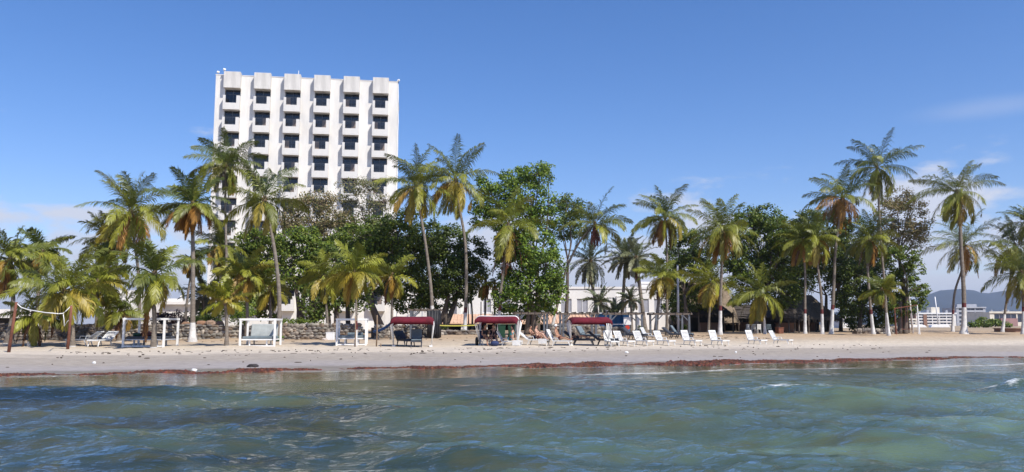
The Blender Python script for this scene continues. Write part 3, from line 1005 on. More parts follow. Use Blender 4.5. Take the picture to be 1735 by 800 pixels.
def rock(px, py, r, label, seed, col=(.33, .29, .25), flat=.6, group=None):
    rng = random.Random(seed)
    b = MB(); b.ball((0, 0, 0), (r, r * .8, r * flat), 0, 9, 6, col, .16, rng)
    g = G(px, py)
    o = b.build('rock', M['stone'], smooth=False, loc=(g.x, g.y, g.z + r * flat * .35), rot=(0, 0, rng.uniform(0, 3)))
    tag(o, label, 'rock', group)
rock(30, 574, .34, 'pale rounded boulder on the sand by the foot of the stone wall at far left', 1, (.5, .46, .42))
rock(430, 622, .24, 'dark rounded stone half sunk in the grey lower beach', 2, (.035, .03, .03), .35)
rock(126, 574, .5, 'grey boulder beside the right-hand net post, in front of the stone wall', 3, (.3, .27, .26), .8)
def wall_rock(px, Y, r, label, seed, col):
    rng = random.Random(seed)
    b = MB(); b.ball((0, 0, 0), (r, r * .8, r * .55), 0, 9, 6, col, .16, rng)
    g = G(px, Y=Y)
    tag(b.build('rock', M['stone'], loc=(g.x, g.y, g.z + .93 + r * .3), rot=(0, 0, rng.uniform(0, 3))), label, 'rock')
wall_rock(314, 54.9, .34, 'brown boulder on the stone wall left of the thick orange-skirted palm', 4, (.24, .14, .085))
wall_rock(340, 55.1, .42, 'reddish boulder on the wall top right of the thick grey palm trunk', 5, (.27, .15, .09))
wall_rock(356, 55.3, .46, 'second reddish boulder on the wall top, just below the green hedge', 6, (.25, .17, .12))
wall_rock(372, 55.6, .40, 'third reddish boulder on the wall top, nearest the small yellow palm', 7, (.28, .17, .11))
rock(550, 577, .22, 'small pale stone on the sand left of the second white cabana', 8, (.5, .42, .36))
# ------------------------------------------------------------------ palms
GREEN, OLIVE, LIME, YELLOW, ORANGE, BROWN, GREY = [np.array(c) for c in
    ((.036, .066, .016), (.085, .108, .020), (.250, .265, .026), (.36, .26, .035), (.32, .15, .035), (.15, .080, .045), (.17, .165, .13))]
WIND = np.array((-.35, .15, 0.0))
def frond_geo(rng, base, e0, az, L, droop, lmax, wid, nl, colr, coltip, hang=.45, wind=.25, vee=.2, stiff=False):
    N = 13
    t = np.linspace(0, 1, N)
    e = np.maximum(e0 - droop * t ** 1.35, -1.50)
    d = np.stack([np.cos(e) * math.cos(az), np.cos(e) * math.sin(az), np.sin(e)], 1) + WIND * wind * t[:, None] ** 1.2 + np.array((-math.sin(az), math.cos(az), 0)) * rng.gauss(0, .12) * t[:, None]
    d /= np.linalg.norm(d, axis=1)[:, None]
    pts = np.concatenate([[np.zeros(3)], np.cumsum((d[1:] + d[:-1]) * .5 * L / (N - 1), 0)]) + base
    ti = np.linspace(.13, .985, nl)
    ti = np.concatenate([ti, ti + .4 / nl])
    sg = np.concatenate([np.ones(nl), -np.ones(nl)])
    ti = np.clip(ti + np.array([rng.uniform(-.004, .004) for _ in ti]), 0, .995)
    B = np.stack([np.interp(ti, t, pts[:, k]) for k in range(3)], 1)
    T = np.stack([np.interp(ti, t, d[:, k]) for k in range(3)], 1)
    T /= np.linalg.norm(T, axis=1)[:, None]
    up = np.array((0, 0, 1.))
    s0 = np.array((-math.sin(az), math.cos(az), 0.))
    s = s0 - T * (T @ s0)[:, None]
    s /= np.linalg.norm(s, axis=1)[:, None]
    nrm = np.cross(T, s)
    nrm *= np.sign(nrm[:, 2:3] + 1e-6)
    roll = rng.gauss(0, .5)
    s, nrm = s * math.cos(roll) + nrm * math.sin(roll), nrm * math.cos(roll) - s * math.sin(roll)
    prof = np.interp(ti, (0, .15, .35, .6, .85, 1), (.35, .72, 1.0, .95, .62, .30))
    jl = np.array([rng.uniform(.82, 1.12) for _ in ti])
    ln = (lmax * prof * jl)[:, None]
    fw = np.interp(ti, (0, 1), (.45, 1.15))[:, None]
    ph = rng.uniform(0, 6.28)
    jv = (np.array([rng.gauss(0, .14) for _ in ti]) + .18 * np.sin(ti * 31 + ph) + .14 * np.sin(ti * 57 + ph * 2))[:, None]
    d0 = T * fw + s * sg[:, None] * .85 + nrm * (vee + jv)
    d0 /= np.linalg.norm(d0, axis=1)[:, None]
    g = np.array((0, 0, -1.)) + WIND * .35
    hg = hang * np.array([rng.uniform(.6, 1.4) for _ in ti])[:, None]
    d1 = d0 + g * hg * .55
    d1 /= np.linalg.norm(d1, axis=1)[:, None]
    d2 = d0 * .7 + g * hg * 1.7
    d2 /= np.linalg.norm(d2, axis=1)[:, None]
    m1 = B + d1 * ln * .5
    tip = m1 + d2 * ln * .5
    wv = np.cross(d1, nrm)
    wv /= np.linalg.norm(wv, axis=1)[:, None] + 1e-9
    wv = wv * wid * .5
    V = np.stack([B - wv * .5, B + wv * .5, m1 + wv, m1 - wv, tip], 1).reshape(-1, 3)
    n = len(ti)
    i5 = np.arange(n) * 5
    fs = [(a, a + 1, a + 2, a + 3) for a in i5] + [(a + 3, a + 2, a + 4) for a in i5]
    mixf = np.clip(ti + np.array([rng.gauss(0, .12) for _ in ti]), 0, 1)[:, None] ** 1.6
    c = colr * (1 - mixf) + coltip * mixf
    c = c * np.array([rng.uniform(.82, 1.2) for _ in ti])[:, None]
    c5 = np.repeat(c, 5, 0)
    return pts, V, fs, c5
def crown_mesh(mb, rng, base, L, nf, e_lo, yellow, droop=1.15, lmax=.62, wid=.055, nl=34, hang=.5, wind=.25, palette=None, az0=None, gap=None, nbrown=0, e_hi=82, up_bias=.85):
    az = az0 if az0 is not None else rng.uniform(0, 6.28)
    for i in range(nf):
        a = (i + .5) / nf
        az += 2.39996 + rng.gauss(0, .12)
        e0 = R(e_hi) + (R(e_lo) - R(e_hi)) * a ** up_bias + rng.gauss(0, .20)
        pal = palette or (GREEN, OLIVE, LIME, YELLOW, ORANGE)
        u = a + rng.gauss(0, .12)
        y_ = yellow
        if u < .45 - .25 * y_: c0 = pal[0] * (1 - y_ * .6) + pal[2] * y_ * .6
        elif u < .85 - .3 * y_: c0 = pal[1] * (1 - y_) + pal[2] * y_
        else: c0 = pal[1] * (.75 - .5 * y_) + pal[2] * .25 + pal[3] * (.5 * y_)
        if rng.random() < .08 + .32 * y_: c0 = c0 * .35 + pal[2] * .65
        elif a > .6 and rng.random() < .35 * y_ + .08: c0 = c0 * .4 + pal[3] * .6
        elif a > .68 and rng.random() < .26: c0 = c0 * .35 + pal[4] * .65
        if i >= nf - nbrown: c0 = pal[4]
        ct = c0 * .80 + pal[3] * (.05 + .14 * a)
        dr = droop * (.55 + .6 * a) * rng.uniform(.8, 1.2)
        pts, V, fs, c5 = frond_geo(rng, base, e0, az, L * rng.uniform(.86, 1.08) * (.8 + .25 * math.sin(math.pi * min(a + .2, 1))), dr, lmax * rng.uniform(.9, 1.1), wid, nl, c0, ct, hang * (.6 + .7 * a), wind)
        mb.add(V, fs, 0, c5)
        r0 = .035
        mb.tube(pts, list(np.linspace(r0, .008, len(pts))), 3, 0, caps=False)
        mb.c[-1] = np.tile(c0 * .6 + np.array((.24, .20, .06)) * .4, (len(mb.v[-1]), 1))
def palm_spline(ctrl, seg=.38):
    ctrl = [Vector(c) for c in ctrl]
    out = []
    n = len(ctrl)
    for i in range(n - 1):
        p0 = ctrl[max(i - 1, 0)]; p1 = ctrl[i]; p2 = ctrl[i + 1]; p3 = ctrl[min(i + 2, n - 1)]
        k = max(2, int((p2 - p1).length / seg))
        for j in range(k):
            t = j / k
            out.append(.5 * ((2 * p1) + (p2 - p0) * t + (2 * p0 - 5 * p1 + 4 * p2 - p3) * t * t + (3 * p1 - p0 - 3 * p2 + p3) * t ** 3))
    out.append(ctrl[-1])
    return out
def palm(label, base, trunk, crown, r, Y=None, yellow=.3, nf=24, e_lo=-30, dead=0, deadlen=.8, paint=0, flare=1.6, rad=.17, droop=1.42, lmax=None, wind=.6, seed=0, kind='coco',
         nbrown=0, group='coconut palms along the beach', hang=.5, Yc=None, deadcol=None, nl=50, band=True, dusty=1.0, nuts=0):
    """base, crown and the trunk's bends are read off the picture at the palm's own depth Y; r = reach of the fronds"""
    rng = random.Random(seed * 7 + 13)
    if Y is None: Y = Yfor(*base)
    Yc = Yc or Y
    g = G(base[0], Y=Y)
    nm = {'coco': 'coconut_palm', 'date': 'date_palm'}[kind]
    t = empty(nm, g, label, 'palm tree', group)
    ctrl = [g + Vector((0, 0, -.25))]
    k = len(trunk)
    for i, (x, y) in enumerate(trunk):
        ctrl.append(P(x, y, Y + (Yc - Y) * (i + 1) / (k + 1)))
    top = P(crown[0], crown[1], Yc)
    ctrl.append(top)
    pts = palm_spline(ctrl)
    n = len(pts)
    rads, mats = [], []
    for i, p in enumerate(pts):
        h = p.z - g.z
        f_ = i / (n - 1)
        rr = rad * .84 * (1 - .42 * f_) * (1 + (flare - 1) * math.exp(-max(h, 0) / .55)) * (1 + (.05 if i % 2 else -.03)) * rng.uniform(.97, 1.03)
        if f_ > .94: rr *= 1.15
        rads.append(rr)
        mats.append(1 if h < paint - .15 else (2 if (h < paint + .28 and paint > 0 and band) else 0))
    b = MB()
    b.tube(pts, rads, 9, mats)
    b.build('trunk', [M['bark'], M['painted'], M['band']], t, origin=g, smooth=True)
    reach = r * Yc / F
    L = reach * 1.22
    b = MB()
    bt = np.array(top)
    if kind == 'coco':
        crown_mesh(b, rng, bt, L, int(nf * 1.24), e_lo - 18, yellow, droop, lmax or (.18 * L + .24), .055, nl, hang, wind, nbrown=nbrown)
    else:
        pal = [c * dusty for c in (np.array((.11, .14, .065)), np.array((.18, .19, .11)), np.array((.21, .22, .12)), np.array((.28, .25, .16)), np.array((.26, .22, .15)))]
        crown_mesh(b, rng, bt, L * .92, nf, e_lo, 0.1, droop * .8, .10 * L + .12, .05, nl, .15, wind * .5, palette=pal)
    b.ball(tuple(top), (rads[-1] * 1.5, rads[-1] * 1.5, .35), 0, 8, 6, (.16, .11, .06), .15, rng)
    b.build('crown', M['frond'], t, origin=g)
    if dead:
        b = MB()
        for i in range(dead):
            c = deadcol if deadcol is not None else rng.choice([BROWN, BROWN, ORANGE * .8, GREY * .8])
            pts_, V, fs, c5 = frond_geo(rng, bt + np.array((0, 0, -.15)), R(rng.uniform(-80, -45)), rng.uniform(0, 6.28), L * deadlen * rng.uniform(.6, 1.05), .7, .45, .05, 26, c * rng.uniform(.7, 1.2), c * .8, 1.2, .1)
            b.add(V, fs, 0, c5)
            b.tube(pts_, list(np.linspace(.035, .01, len(pts_))), 3, 0, caps=False)
            b.c[-1] = np.tile(c * 1.1, (len(b.v[-1]), 1))
        b.build('dead_fronds', M['deadfrond'], t, origin=g)
    if nuts:
        b = MB()
        for i in range(nuts):
            a = rng.uniform(0, 6.28)
            b.ball((top.x + .3 * math.cos(a), top.y + .3 * math.sin(a), top.z - .25 - rng.uniform(0, .3)), (.12, .12, .15), 0, 7, 5)
        b.build('coconuts', M['coconut'], t, origin=g, smooth=True)
    return t
palms = [
 # left cluster
 dict(label='leaning coconut palm at the far left edge, its trunk rising beside the left net post', base=(16, 583), trunk=[(22, 520), (21, 470)], crown=(18, 440), r=62, yellow=.55, dead=5, Y=47, seed=1, flare=2.4, nbrown=2),
 dict(label='coconut palm with a greyish crown behind the leftmost palm and the big lime-green one', base=(62, 572), trunk=[(64, 510)], crown=(72, 428), r=46, yellow=.35, Y=51, paint=.9, band=False, seed=2, dead=4),
 dict(label='stubby dark-trunked palm right of the left net post, crown drooping to the sand', base=(53, 589), trunk=[(54, 560)], crown=(57, 535), r=52, yellow=.45, Y=44.5, seed=3, e_lo=-45, nf=11, flare=1.2, rad=.2, dead=5, hang=.9),
 dict(label='big low lime-green palm directly behind the right-hand net post', base=(124, 588), trunk=[(122, 545)], crown=(108, 492), r=78, yellow=.7, Y=44.6, seed=4, nf=26, e_lo=-35, dead=2, rad=.15, hang=.6),
 dict(label='slim lime-yellow palm just right of the big low palm, above the pair of loungers', base=(163, 577), trunk=[(164, 530)], crown=(166, 480), r=48, yellow=.95, Y=50.5, seed=5, nf=20, rad=.13),
 dict(label='small dark-stemmed green palm in front of the round-windowed pavilion', base=(203, 580), trunk=[(203, 555)], crown=(204, 529), r=40, yellow=.35, Y=50.5, seed=6, nf=15, e_lo=-5, rad=.16, dead=2),
 dict(label='palm with one dead orange frond hanging beside its grey trunk, at the first white cabana', base=(261, 590), trunk=[(262, 545), (260, 500)], crown=(262, 466), r=66, yellow=.38, seed=7, nf=20, e_lo=-30, rad=.17, flare=1.35),
 dict(label='tall full-crowned palm with an orange skirt, highest of the palms at the left', base=(236, 566), trunk=[(236, 480), (228, 410)], crown=(222, 360), r=74, yellow=.6, Y=60, seed=8, nf=30, dead=7, deadcol=ORANGE, paint=1.0, nbrown=6),
 dict(label='shorter dark-green palm half hidden behind the tallest palm at the left', base=(186, 566), trunk=[(186, 480)], crown=(183, 408), r=50, yellow=.25, Y=64, seed=9, dead=6),
 dict(label='thin palm with a drooping shaded crown, behind and left of the small green palm', base=(178, 571), trunk=[(180, 510)], crown=(180, 455), r=42, yellow=.4, Y=56, seed=31, nf=17, rad=.13),
 dict(label='tall palm left of the tower with dark top and skirt of orange fronds', base=(327, 579), trunk=[(327, 500), (327, 430)], crown=(326, 348), r=58, yellow=.18, seed=11, nf=25, nbrown=8, dead=13, deadcol=ORANGE, paint=1.3, band=False, flare=1.9, rad=.2, e_lo=-25),
 dict(label='slender leaning palm just left of the thick orange-skirted palm', base=(312, 570), trunk=[(316, 520), (322, 475)], crown=(330, 440), r=34, yellow=.3, Y=58, seed=12, nf=12, rad=.13, dead=5),
 dict(label='tallest palm in front of the tower, its feathery crown over the left balcony column', base=(384, 566), trunk=[(384, 460), (382, 350)], crown=(383, 282), r=60, yellow=.35, Y=66, seed=13, nf=26, nbrown=3, dead=8, deadcol=GREY, rad=.16, e_lo=-20, hang=.6),
 dict(label='wind-bent palm in front of the tower, its curved trunk rising beside the white daybed cabana', base=(473, 578), trunk=[(473, 500), (466, 430), (456, 375)], crown=(448, 340), r=70, yellow=.2, seed=14, nf=17, e_lo=-35, rad=.19, flare=2.2, hang=1.1),
 dict(label='drooping olive palm against the lower left corner of the tower, behind the tallest trunk', base=(372, 566), trunk=[(373, 500)], crown=(374, 418), r=50, yellow=.4, Y=69, seed=52, nf=24, dead=3, rad=.16),
 dict(label='short bright-yellow young palm left of the second white cabana', base=(385, 588), trunk=[(384, 545)], crown=(381, 510), r=42, yellow=1.0, seed=15, nf=15, e_lo=5, rad=.13, flare=1.5, droop=1.0),
 dict(label='yellow-green palm behind and right of the short bright-yellow palm', base=(418, 575), trunk=[(419, 520)], crown=(415, 466), r=50, yellow=.9, Y=55, seed=16, nf=20, e_lo=-15, rad=.15),
 dict(label='drab palm in the shade between the yellow-green palm and the bent trunk', base=(456, 573), trunk=[(458, 540)], crown=(457, 490), r=42, yellow=.6, Y=57, seed=17, nf=15, rad=.15, dead=3),
 dict(label='dull palm low in front of the hotel wall, left of the third white cabana', base=(556, 572), trunk=[(553, 520)], crown=(548, 470), r=46, yellow=.7, Y=60, seed=18, nf=18, rad=.14, dead=2),
 dict(label='thin-trunked yellow palm rising through the third white cabana', base=(603, 588), trunk=[(604, 530)], crown=(600, 462), r=54, yellow=.9, seed=19, Y=47.2, nf=20, rad=.09, e_lo=-25, paint=.95),
 dict(label='small yellow-tipped palm left of the first maroon canopy', base=(664, 576), trunk=[(664, 520)], crown=(665, 468), r=46, yellow=.75, Y=56, seed=20, nf=16, rad=.12, dead=3),
 dict(label='lone date palm, dark and far, between the orange-skirted palm and the tower foot', base=(346, 562), trunk=[(346, 530)], crown=(346, 500), r=42, Y=74, seed=21, kind='date', nf=34, e_lo=-50, dusty=.6, group=None),
 # centre
 dict(label='tall white-footed palm right of the tower, trunk leaning over the first maroon canopy', base=(733, 568), trunk=[(731, 500), (722, 420), (711, 355)], crown=(705, 315), r=66, yellow=.5, seed=22, nf=25, paint=2.2, band=False, dead=3, rad=.19, e_lo=-38, hang=.7),
 dict(label='tall dense-crowned palm second right of the tower, with pale hanging fronds and white foot', base=(787, 567), trunk=[(790, 480), (788, 410), (778, 350)], crown=(771, 306), r=68, yellow=.5, seed=23, nf=28, paint=2.0, dead=6, deadcol=YELLOW, rad=.2, e_lo=-45, hang=.75),
 dict(label='sparse wind-blown palm with a long reddish-brown skirt, behind the second maroon canopy', base=(845, 568), trunk=[(848, 500), (857, 430)], crown=(861, 382), r=66, yellow=.45, seed=24, nf=15, paint=2.0, dead=16, deadcol=np.array((.15, .06, .035)), rad=.19, e_lo=-35, deadlen=1.1),
 dict(label='small dark-stemmed palm with orange fronds under the tall bright tree', base=(822, 566), trunk=[(822, 520)], crown=(823, 478), r=30, yellow=.9, Y=76, seed=25, nf=10, dead=8, deadcol=ORANGE, e_lo=-35, rad=.15),
 dict(label='tiny drooping yellow palm crown between the two tall white-footed palms', base=(800, 566), trunk=[(800, 530)], crown=(796, 482), r=30, yellow=.85, Y=80, seed=26, nf=10, e_lo=-50, rad=.12),
 dict(label='skirted palm remnant left of the brown-skirted trunk, hanging orange leaves only', base=(838, 566), trunk=[(838, 520)], crown=(838, 480), r=26, yellow=1., Y=77, seed=27, nf=6, dead=10, deadcol=ORANGE, e_lo=-60, rad=.14),
 dict(label='palm with a long trunk curving up to the right over the annexe, with white foot', base=(932, 564), trunk=[(946, 510), (960, 455), (982, 410)], crown=(1008, 380), r=58, yellow=.35, Y=76, seed=28, nf=19, paint=2.0, dead=8, deadcol=np.array((.13, .05, .04)), rad=.18, e_lo=-20, deadlen=.75),
 dict(label='tall windswept palm above the pergolas, right of the date palms', base=(1130, 570), trunk=[(1130, 500), (1130, 430)], crown=(1127, 368), r=54, yellow=.35, Y=69, seed=29, nbrown=3, nf=24, dead=7, rad=.16, e_lo=-35, hang=.7),
 dict(label='shorter yellow-green palm with a leaning trunk below the windswept palm', base=(1110, 570), trunk=[(1114, 530)], crown=(1121, 470), r=42, yellow=.75, Y=67, seed=30, nf=18, dead=4, rad=.2, e_lo=-20),
 # right
 dict(label='bushy palm with a straight white-footed trunk in front of the pagoda hut', base=(1220, 567), trunk=[(1221, 510), (1223, 450)], crown=(1224, 388), r=62, yellow=.55, seed=32, nbrown=3, nf=28, paint=2.0, dead=7, rad=.2, e_lo=-42, hang=.8),
 dict(label='low spreading golden palm behind the straight white-footed trunk', base=(1200, 566), trunk=[(1202, 530)], crown=(1208, 478), r=50, yellow=.95, Y=82, seed=33, nf=18, e_lo=-35, rad=.16),
 dict(label='low drooping olive palm in front of the wide thatched bar, with white foot', base=(1296, 566), trunk=[(1294, 535)], crown=(1288, 496), r=54, yellow=.5, seed=34, nf=24, paint=1.7, e_lo=-48, hang=.9, rad=.15, dead=3),
 dict(label='palm with full drooping crown before dark trees, white foot right of the dark hut', base=(1393, 566), trunk=[(1392, 510), (1386, 455)], crown=(1380, 404), r=52, yellow=.65, Y=78, seed=35, nbrown=3, nf=26, paint=2.1, e_lo=-45, hang=.8, dead=6, rad=.18),
 dict(label='shaded olive palm just left of the full drooping one, its trunk crossing the dark hut', base=(1364, 567), trunk=[(1364, 510), (1364, 460)], crown=(1360, 408), r=44, yellow=.45, Y=78, seed=36, nbrown=3, nf=20, paint=2.1, e_lo=-35, dead=5, rad=.17),
 dict(label='tall palm with a big rusty-orange frond on its left, below the tallest palm', base=(1408, 566), trunk=[(1413, 480), (1416, 420)], crown=(1427, 336), r=60, yellow=.4, seed=37, nf=22, paint=2.2, nbrown=9, dead=5, deadcol=ORANGE, rad=.21, e_lo=-25, hang=.7),
 dict(label='tallest and thinnest palm of the right-hand group, bare trunk up to a ragged crown', base=(1503, 566), trunk=[(1500, 500), (1492, 400)], crown=(1486, 284), r=64, yellow=.2, seed=38, nf=22, paint=2.0, band=False, dead=5, deadcol=GREY, rad=.16, e_lo=-30, hang=.9),
 dict(label='mid-height palm in the shade below the tallest palm, with white foot left of it', base=(1480, 567), trunk=[(1474, 510), (1470, 450)], crown=(1472, 404), r=48, yellow=.35, seed=39, nbrown=3, Y=78, nf=22, paint=1.8, dead=6, rad=.18, e_lo=-35),
 dict(label='small bright palm at the foot of the tallest palm, by the swing frame', base=(1506, 568), trunk=[(1502, 530)], crown=(1494, 492), r=34, yellow=.5, seed=40, Y=74, nf=17, paint=1.9, e_lo=-20, rad=.15, band=False),
 dict(label='tall palm with a fat white foot and maroon band, standing alone on the right', base=(1633, 566), trunk=[(1633, 500), (1629, 430), (1626, 370)], crown=(1621, 326), r=62, yellow=.45, seed=41, nf=27, paint=2.6, dead=9, deadcol=YELLOW * .8, rad=.28, flare=2.1, e_lo=-45, hang=.9),
 dict(label='second palm on the right, crown behind the fat-footed one, trunk leaning left', base=(1614, 561), trunk=[(1617, 500), (1630, 455)], crown=(1634, 416), r=58, yellow=.4, seed=42, nbrown=3, nf=22, Y=92, paint=2.0, dead=3, rad=.18, e_lo=-35),
 dict(label='dark drooping palm near the right edge with a white-footed leaning trunk', base=(1698, 563), trunk=[(1704, 520), (1712, 470)], crown=(1720, 416), r=56, yellow=.3, seed=43, nf=24, paint=1.9, band=False, e_lo=-40, rad=.18, hang=.8, dead=3),
 dict(label='palm cut by the right edge whose low dense crown hangs nearest the ground', base=(1733, 566), trunk=[(1734, 520)], crown=(1731, 462), r=58, yellow=.35, Y=80, seed=44, nf=24, paint=2.2, e_lo=-45, rad=.2, hang=.8),
 dict(label='high palm crown poking in at the right edge above the dense low one', base=(1752, 563), trunk=[(1750, 500), (1746, 430)], crown=(1742, 378), r=42, yellow=.25, Y=90, seed=45, nf=20, rad=.18, paint=1.8),
 # date palms by the annexe
 dict(label='date palm with a grey beard of hanging fronds, under the curved palm', base=(1013, 566), trunk=[(1010, 520), (1003, 480)], crown=(1001, 442), r=50, Y=80, seed=46, kind='date', nf=44, e_lo=-72, dead=12, deadcol=GREY * .8, rad=.24, group='date palms in front of the annexe'),
 dict(label='date palm with an upright rounded crown, second of the tall date palms', base=(1052, 566), trunk=[(1056, 500)], crown=(1060, 438), r=44, Y=79, seed=47, kind='date', nf=40, e_lo=-45, rad=.25, dead=4, deadcol=GREY * .7, group='date palms in front of the annexe'),
 dict(label='date palm with a thick left-leaning trunk, rightmost of the tall date palms', base=(1094, 566), trunk=[(1087, 510)], crown=(1078, 438), r=42, Y=77, seed=48, kind='date', nf=36, e_lo=-55, rad=.27, dead=8, deadcol=BROWN, group='date palms in front of the annexe'),
 dict(label='short young date palm at the foot of the bearded date palm', base=(1017, 565), trunk=[(1017, 540)], crown=(1017, 512), r=34, Y=77, seed=49, kind='date', nf=26, e_lo=-35, rad=.2, group='date palms in front of the annexe'),
 dict(label='small slim-stemmed date palm left of the thick leaning date trunk', base=(1070, 565), trunk=[(1070, 535)], crown=(1068, 508), r=27, Y=75, seed=50, kind='date', nf=24, e_lo=-30, rad=.18, group='date palms in front of the annexe'),
 dict(label='lowest bushy date palm beside the third maroon canopy', base=(1042, 566), trunk=[(1042, 552)], crown=(1042, 535), r=30, Y=79, seed=51, kind='date', nf=24, e_lo=0, rad=.18, group='date palms in front of the annexe'),
]
for p_ in palms:
    palm(**p_)
# the dead frond on the palm at the first cabana hangs straight down beside its trunk
rng = random.Random(99)
b = MB()
tp = P(250, 505, 43.6)
for i in range(3):
    pts_, V, fs, c5 = frond_geo(rng, np.array(P(253, 498, 43.55)), R(-84), 2.6 + i * .5, 2.6 - .3 * i, .1, .42, .05, 32, ORANGE * 1.1, BROWN, 1.4, 0)
    b.add(V, fs, 0, c5); b.tube(pts_, .02, 3, 0, caps=False); b.c[-1] = np.tile(BROWN, (len(b.v[-1]), 1))
for o in C.objects:
    if o.get('label', '').startswith('palm with one dead orange'):
        b.build('dead_fronds', M['deadfrond'], o, origin=o.location)

# ------------------------------------------------------------------ broadleaf trees and shrubs
SEAGRAPE = [(.075, .125, .018), (.10, .155, .022), (.13, .18, .026), (.055, .095, .018), (.16, .20, .03)]
BRIGHT = [(.095, .165, .020), (.125, .20, .025), (.075, .13, .02), (.18, .24, .03), (.055, .10, .018)]
DARK = [(.060, .096, .018), (.078, .120, .02), (.046, .074, .016), (.11, .145, .024)]
BROWNISH = [(.16, .135, .07), (.20, .165, .09), (.13, .14, .055), (.11, .125, .04), (.24, .19, .115)]
SPARSE = [(.15, .17, .075), (.19, .19, .10), (.13, .15, .055), (.24, .21, .14)]
def leaf_cloud(mb, rng, centres, rads, nper, size, pal, upb=.7):
    n = len(centres)
    npr = np.random.RandomState(rng.randint(0, 10 ** 6))
    tot = n * nper
    cen = np.repeat(np.array(centres), nper, 0)
    rr = np.repeat(np.array(rads), nper)[:, None]
    d = npr.normal(size=(tot, 3)); d /= np.linalg.norm(d, axis=1)[:, None]
    q = npr.uniform(0, 1, (tot, 1)) ** .45
    pos = cen + d * q * rr * np.array((1.15, 1.15, .8))
    nr = d * .7 + npr.normal(size=(tot, 3)) * .7 + np.array((.25, -.35, upb))
    nr /= np.linalg.norm(nr, axis=1)[:, None]
    a = npr.normal(size=(tot, 3)); a -= nr * (a * nr).sum(1)[:, None]; a /= np.linalg.norm(a, axis=1)[:, None]
    c = np.cross(nr, a)
    sz = size * npr.uniform(.6, 1.25, (tot, 1))
    V = np.stack([pos - a * sz * .5, pos + c * sz * .40 - nr * sz * .06, pos + a * sz * .5, pos - c * sz * .40 - nr * sz * .06], 1).reshape(-1, 3)
    i4 = np.arange(tot) * 4
    fs = np.stack([i4, i4 + 1, i4 + 2, i4 + 3], 1).tolist()
    pal = np.array(pal)
    tint = np.repeat(npr.uniform(.8, 1.22, (n, 1)), nper, 0)
    col = pal[npr.randint(0, len(pal), tot)] * np.array((1.22, 1.15, 1.0)) * tint * npr.uniform(.8, 1.2, (tot, 1))
    mb.add(V, fs, 0, np.repeat(col, 4, 0))
def tree(label, Y, base, trunk_to, blobs, pal, dens=1.0, size=.23, seed=0, name='broadleaf_tree', group='broadleaf trees behind the palms', trunks=1, rad=.22, nper=46, sub=.62, cat='tree', fill=.5, limbs=True):
    """blobs: (px, py, half width px, half height px) lumps of the crown, read off at depth Y"""
    rng = random.Random(seed * 31 + 5)
    g = G(base[0], Y=Y)
    t = empty(name, g, label, cat, group)
    k = Y / F
    tr = MB()
    cr = MB()
    cents, rads = [], []
    bc = []
    for (x, y, rx, ry) in blobs:
        if limbs: rx, ry = rx * 1.17, ry * 1.17
        c = P(x, y, Y + rng.uniform(-1, 1) * min(rx * k, 2.0))
        bc.append((c, rx * k, ry * k))
        vol = rx * k * ry * k
        nn = max(4, int(vol * 15 * dens))
        for i in range(nn):
            while True:
                u = Vector((rng.uniform(-1, 1), rng.uniform(-1, 1), rng.uniform(-1, 1)))
                if u.length < 1: break
            ln = u.length
            u = u / max(ln, 1e-3) * (ln ** fill)
            cc = (c.x + u.x * rx * k, c.y + u.y * min(rx, 60) * k * .8, c.z + u.z * ry * k)
            if cc[2] < g.z + .15: continue
            cents.append(cc)
            rads.append(sub * rng.uniform(.6, 1.2))
    leaf_cloud(cr, rng, cents, rads, nper, size, pal)
    if limbs:
        tops = []
        for q in range(trunks):
            tx = trunk_to[q % len(trunk_to)]
            top = P(tx[0], tx[1], Y + rng.uniform(-.6, .6))
            st = g + Vector(((q - (trunks - 1) / 2) * .45, rng.uniform(-.3, .3), -.2))
            mid = (st + top) / 2 + Vector((rng.uniform(-.3, .3), rng.uniform(-.3, .3), 0))
            pts = palm_spline([st, mid, top], .6)
            tr.tube(pts, [rad * (1.25 - .55 * i / (len(pts) - 1)) for i in range(len(pts))], 8, 0)
            tops.append(top)
        for (c, rx, ry) in bc:
            top = min(tops, key=lambda q: (q - c).length)
            mid = top * .5 + c * .5 + Vector((rng.uniform(-.5, .5), rng.uniform(-.5, .5), -.25 * (c - top).length * .3))
            pts = palm_spline([top, mid, c], .7)
            tr.tube(pts, [rad * (.42 - .32 * i / (len(pts) - 1)) for i in range(len(pts))], 6, 0)
            near = [q for q in cents if (Vector(q) - c).length < max(rx, ry) * 1.1]
            for q in rng.sample(near, min(len(near), 9)):
                q = Vector(q)
                m_ = (q + c) / 2 + Vector((rng.uniform(-.2, .2), rng.uniform(-.2, .2), rng.uniform(-.1, .3)))
                tr.tube([c, m_, q], [.035, .025, .012], 5, 0)
        tr.build('trunk', M['darkbark'], t, origin=g, smooth=True)
    cr.build('crown' if limbs else 'foliage', M['leaf'], t, origin=g)
    return t
tree('brownish sparse-leaved tree in front of the tower centre, bare twigs showing', 78, (528, 560), [(530, 440)], [(512, 350, 24, 18), (540, 346, 26, 18), (566, 366, 22, 16), (498, 378, 20, 16), (532, 384, 34, 16)], BROWNISH, dens=1.5, size=.18, nper=40, seed=1, fill=.6)
tree('thin grey-branched tree with scant foliage in front of the tower right half', 80, (640, 560), [(628, 420)], [(598, 312, 22, 12), (624, 322, 22, 16), (586, 336, 14, 12), (612, 352, 26, 14), (650, 340, 14, 14), (634, 376, 26, 14)], SPARSE, dens=1.15, size=.17, nper=34, seed=2, fill=.6, rad=.16)
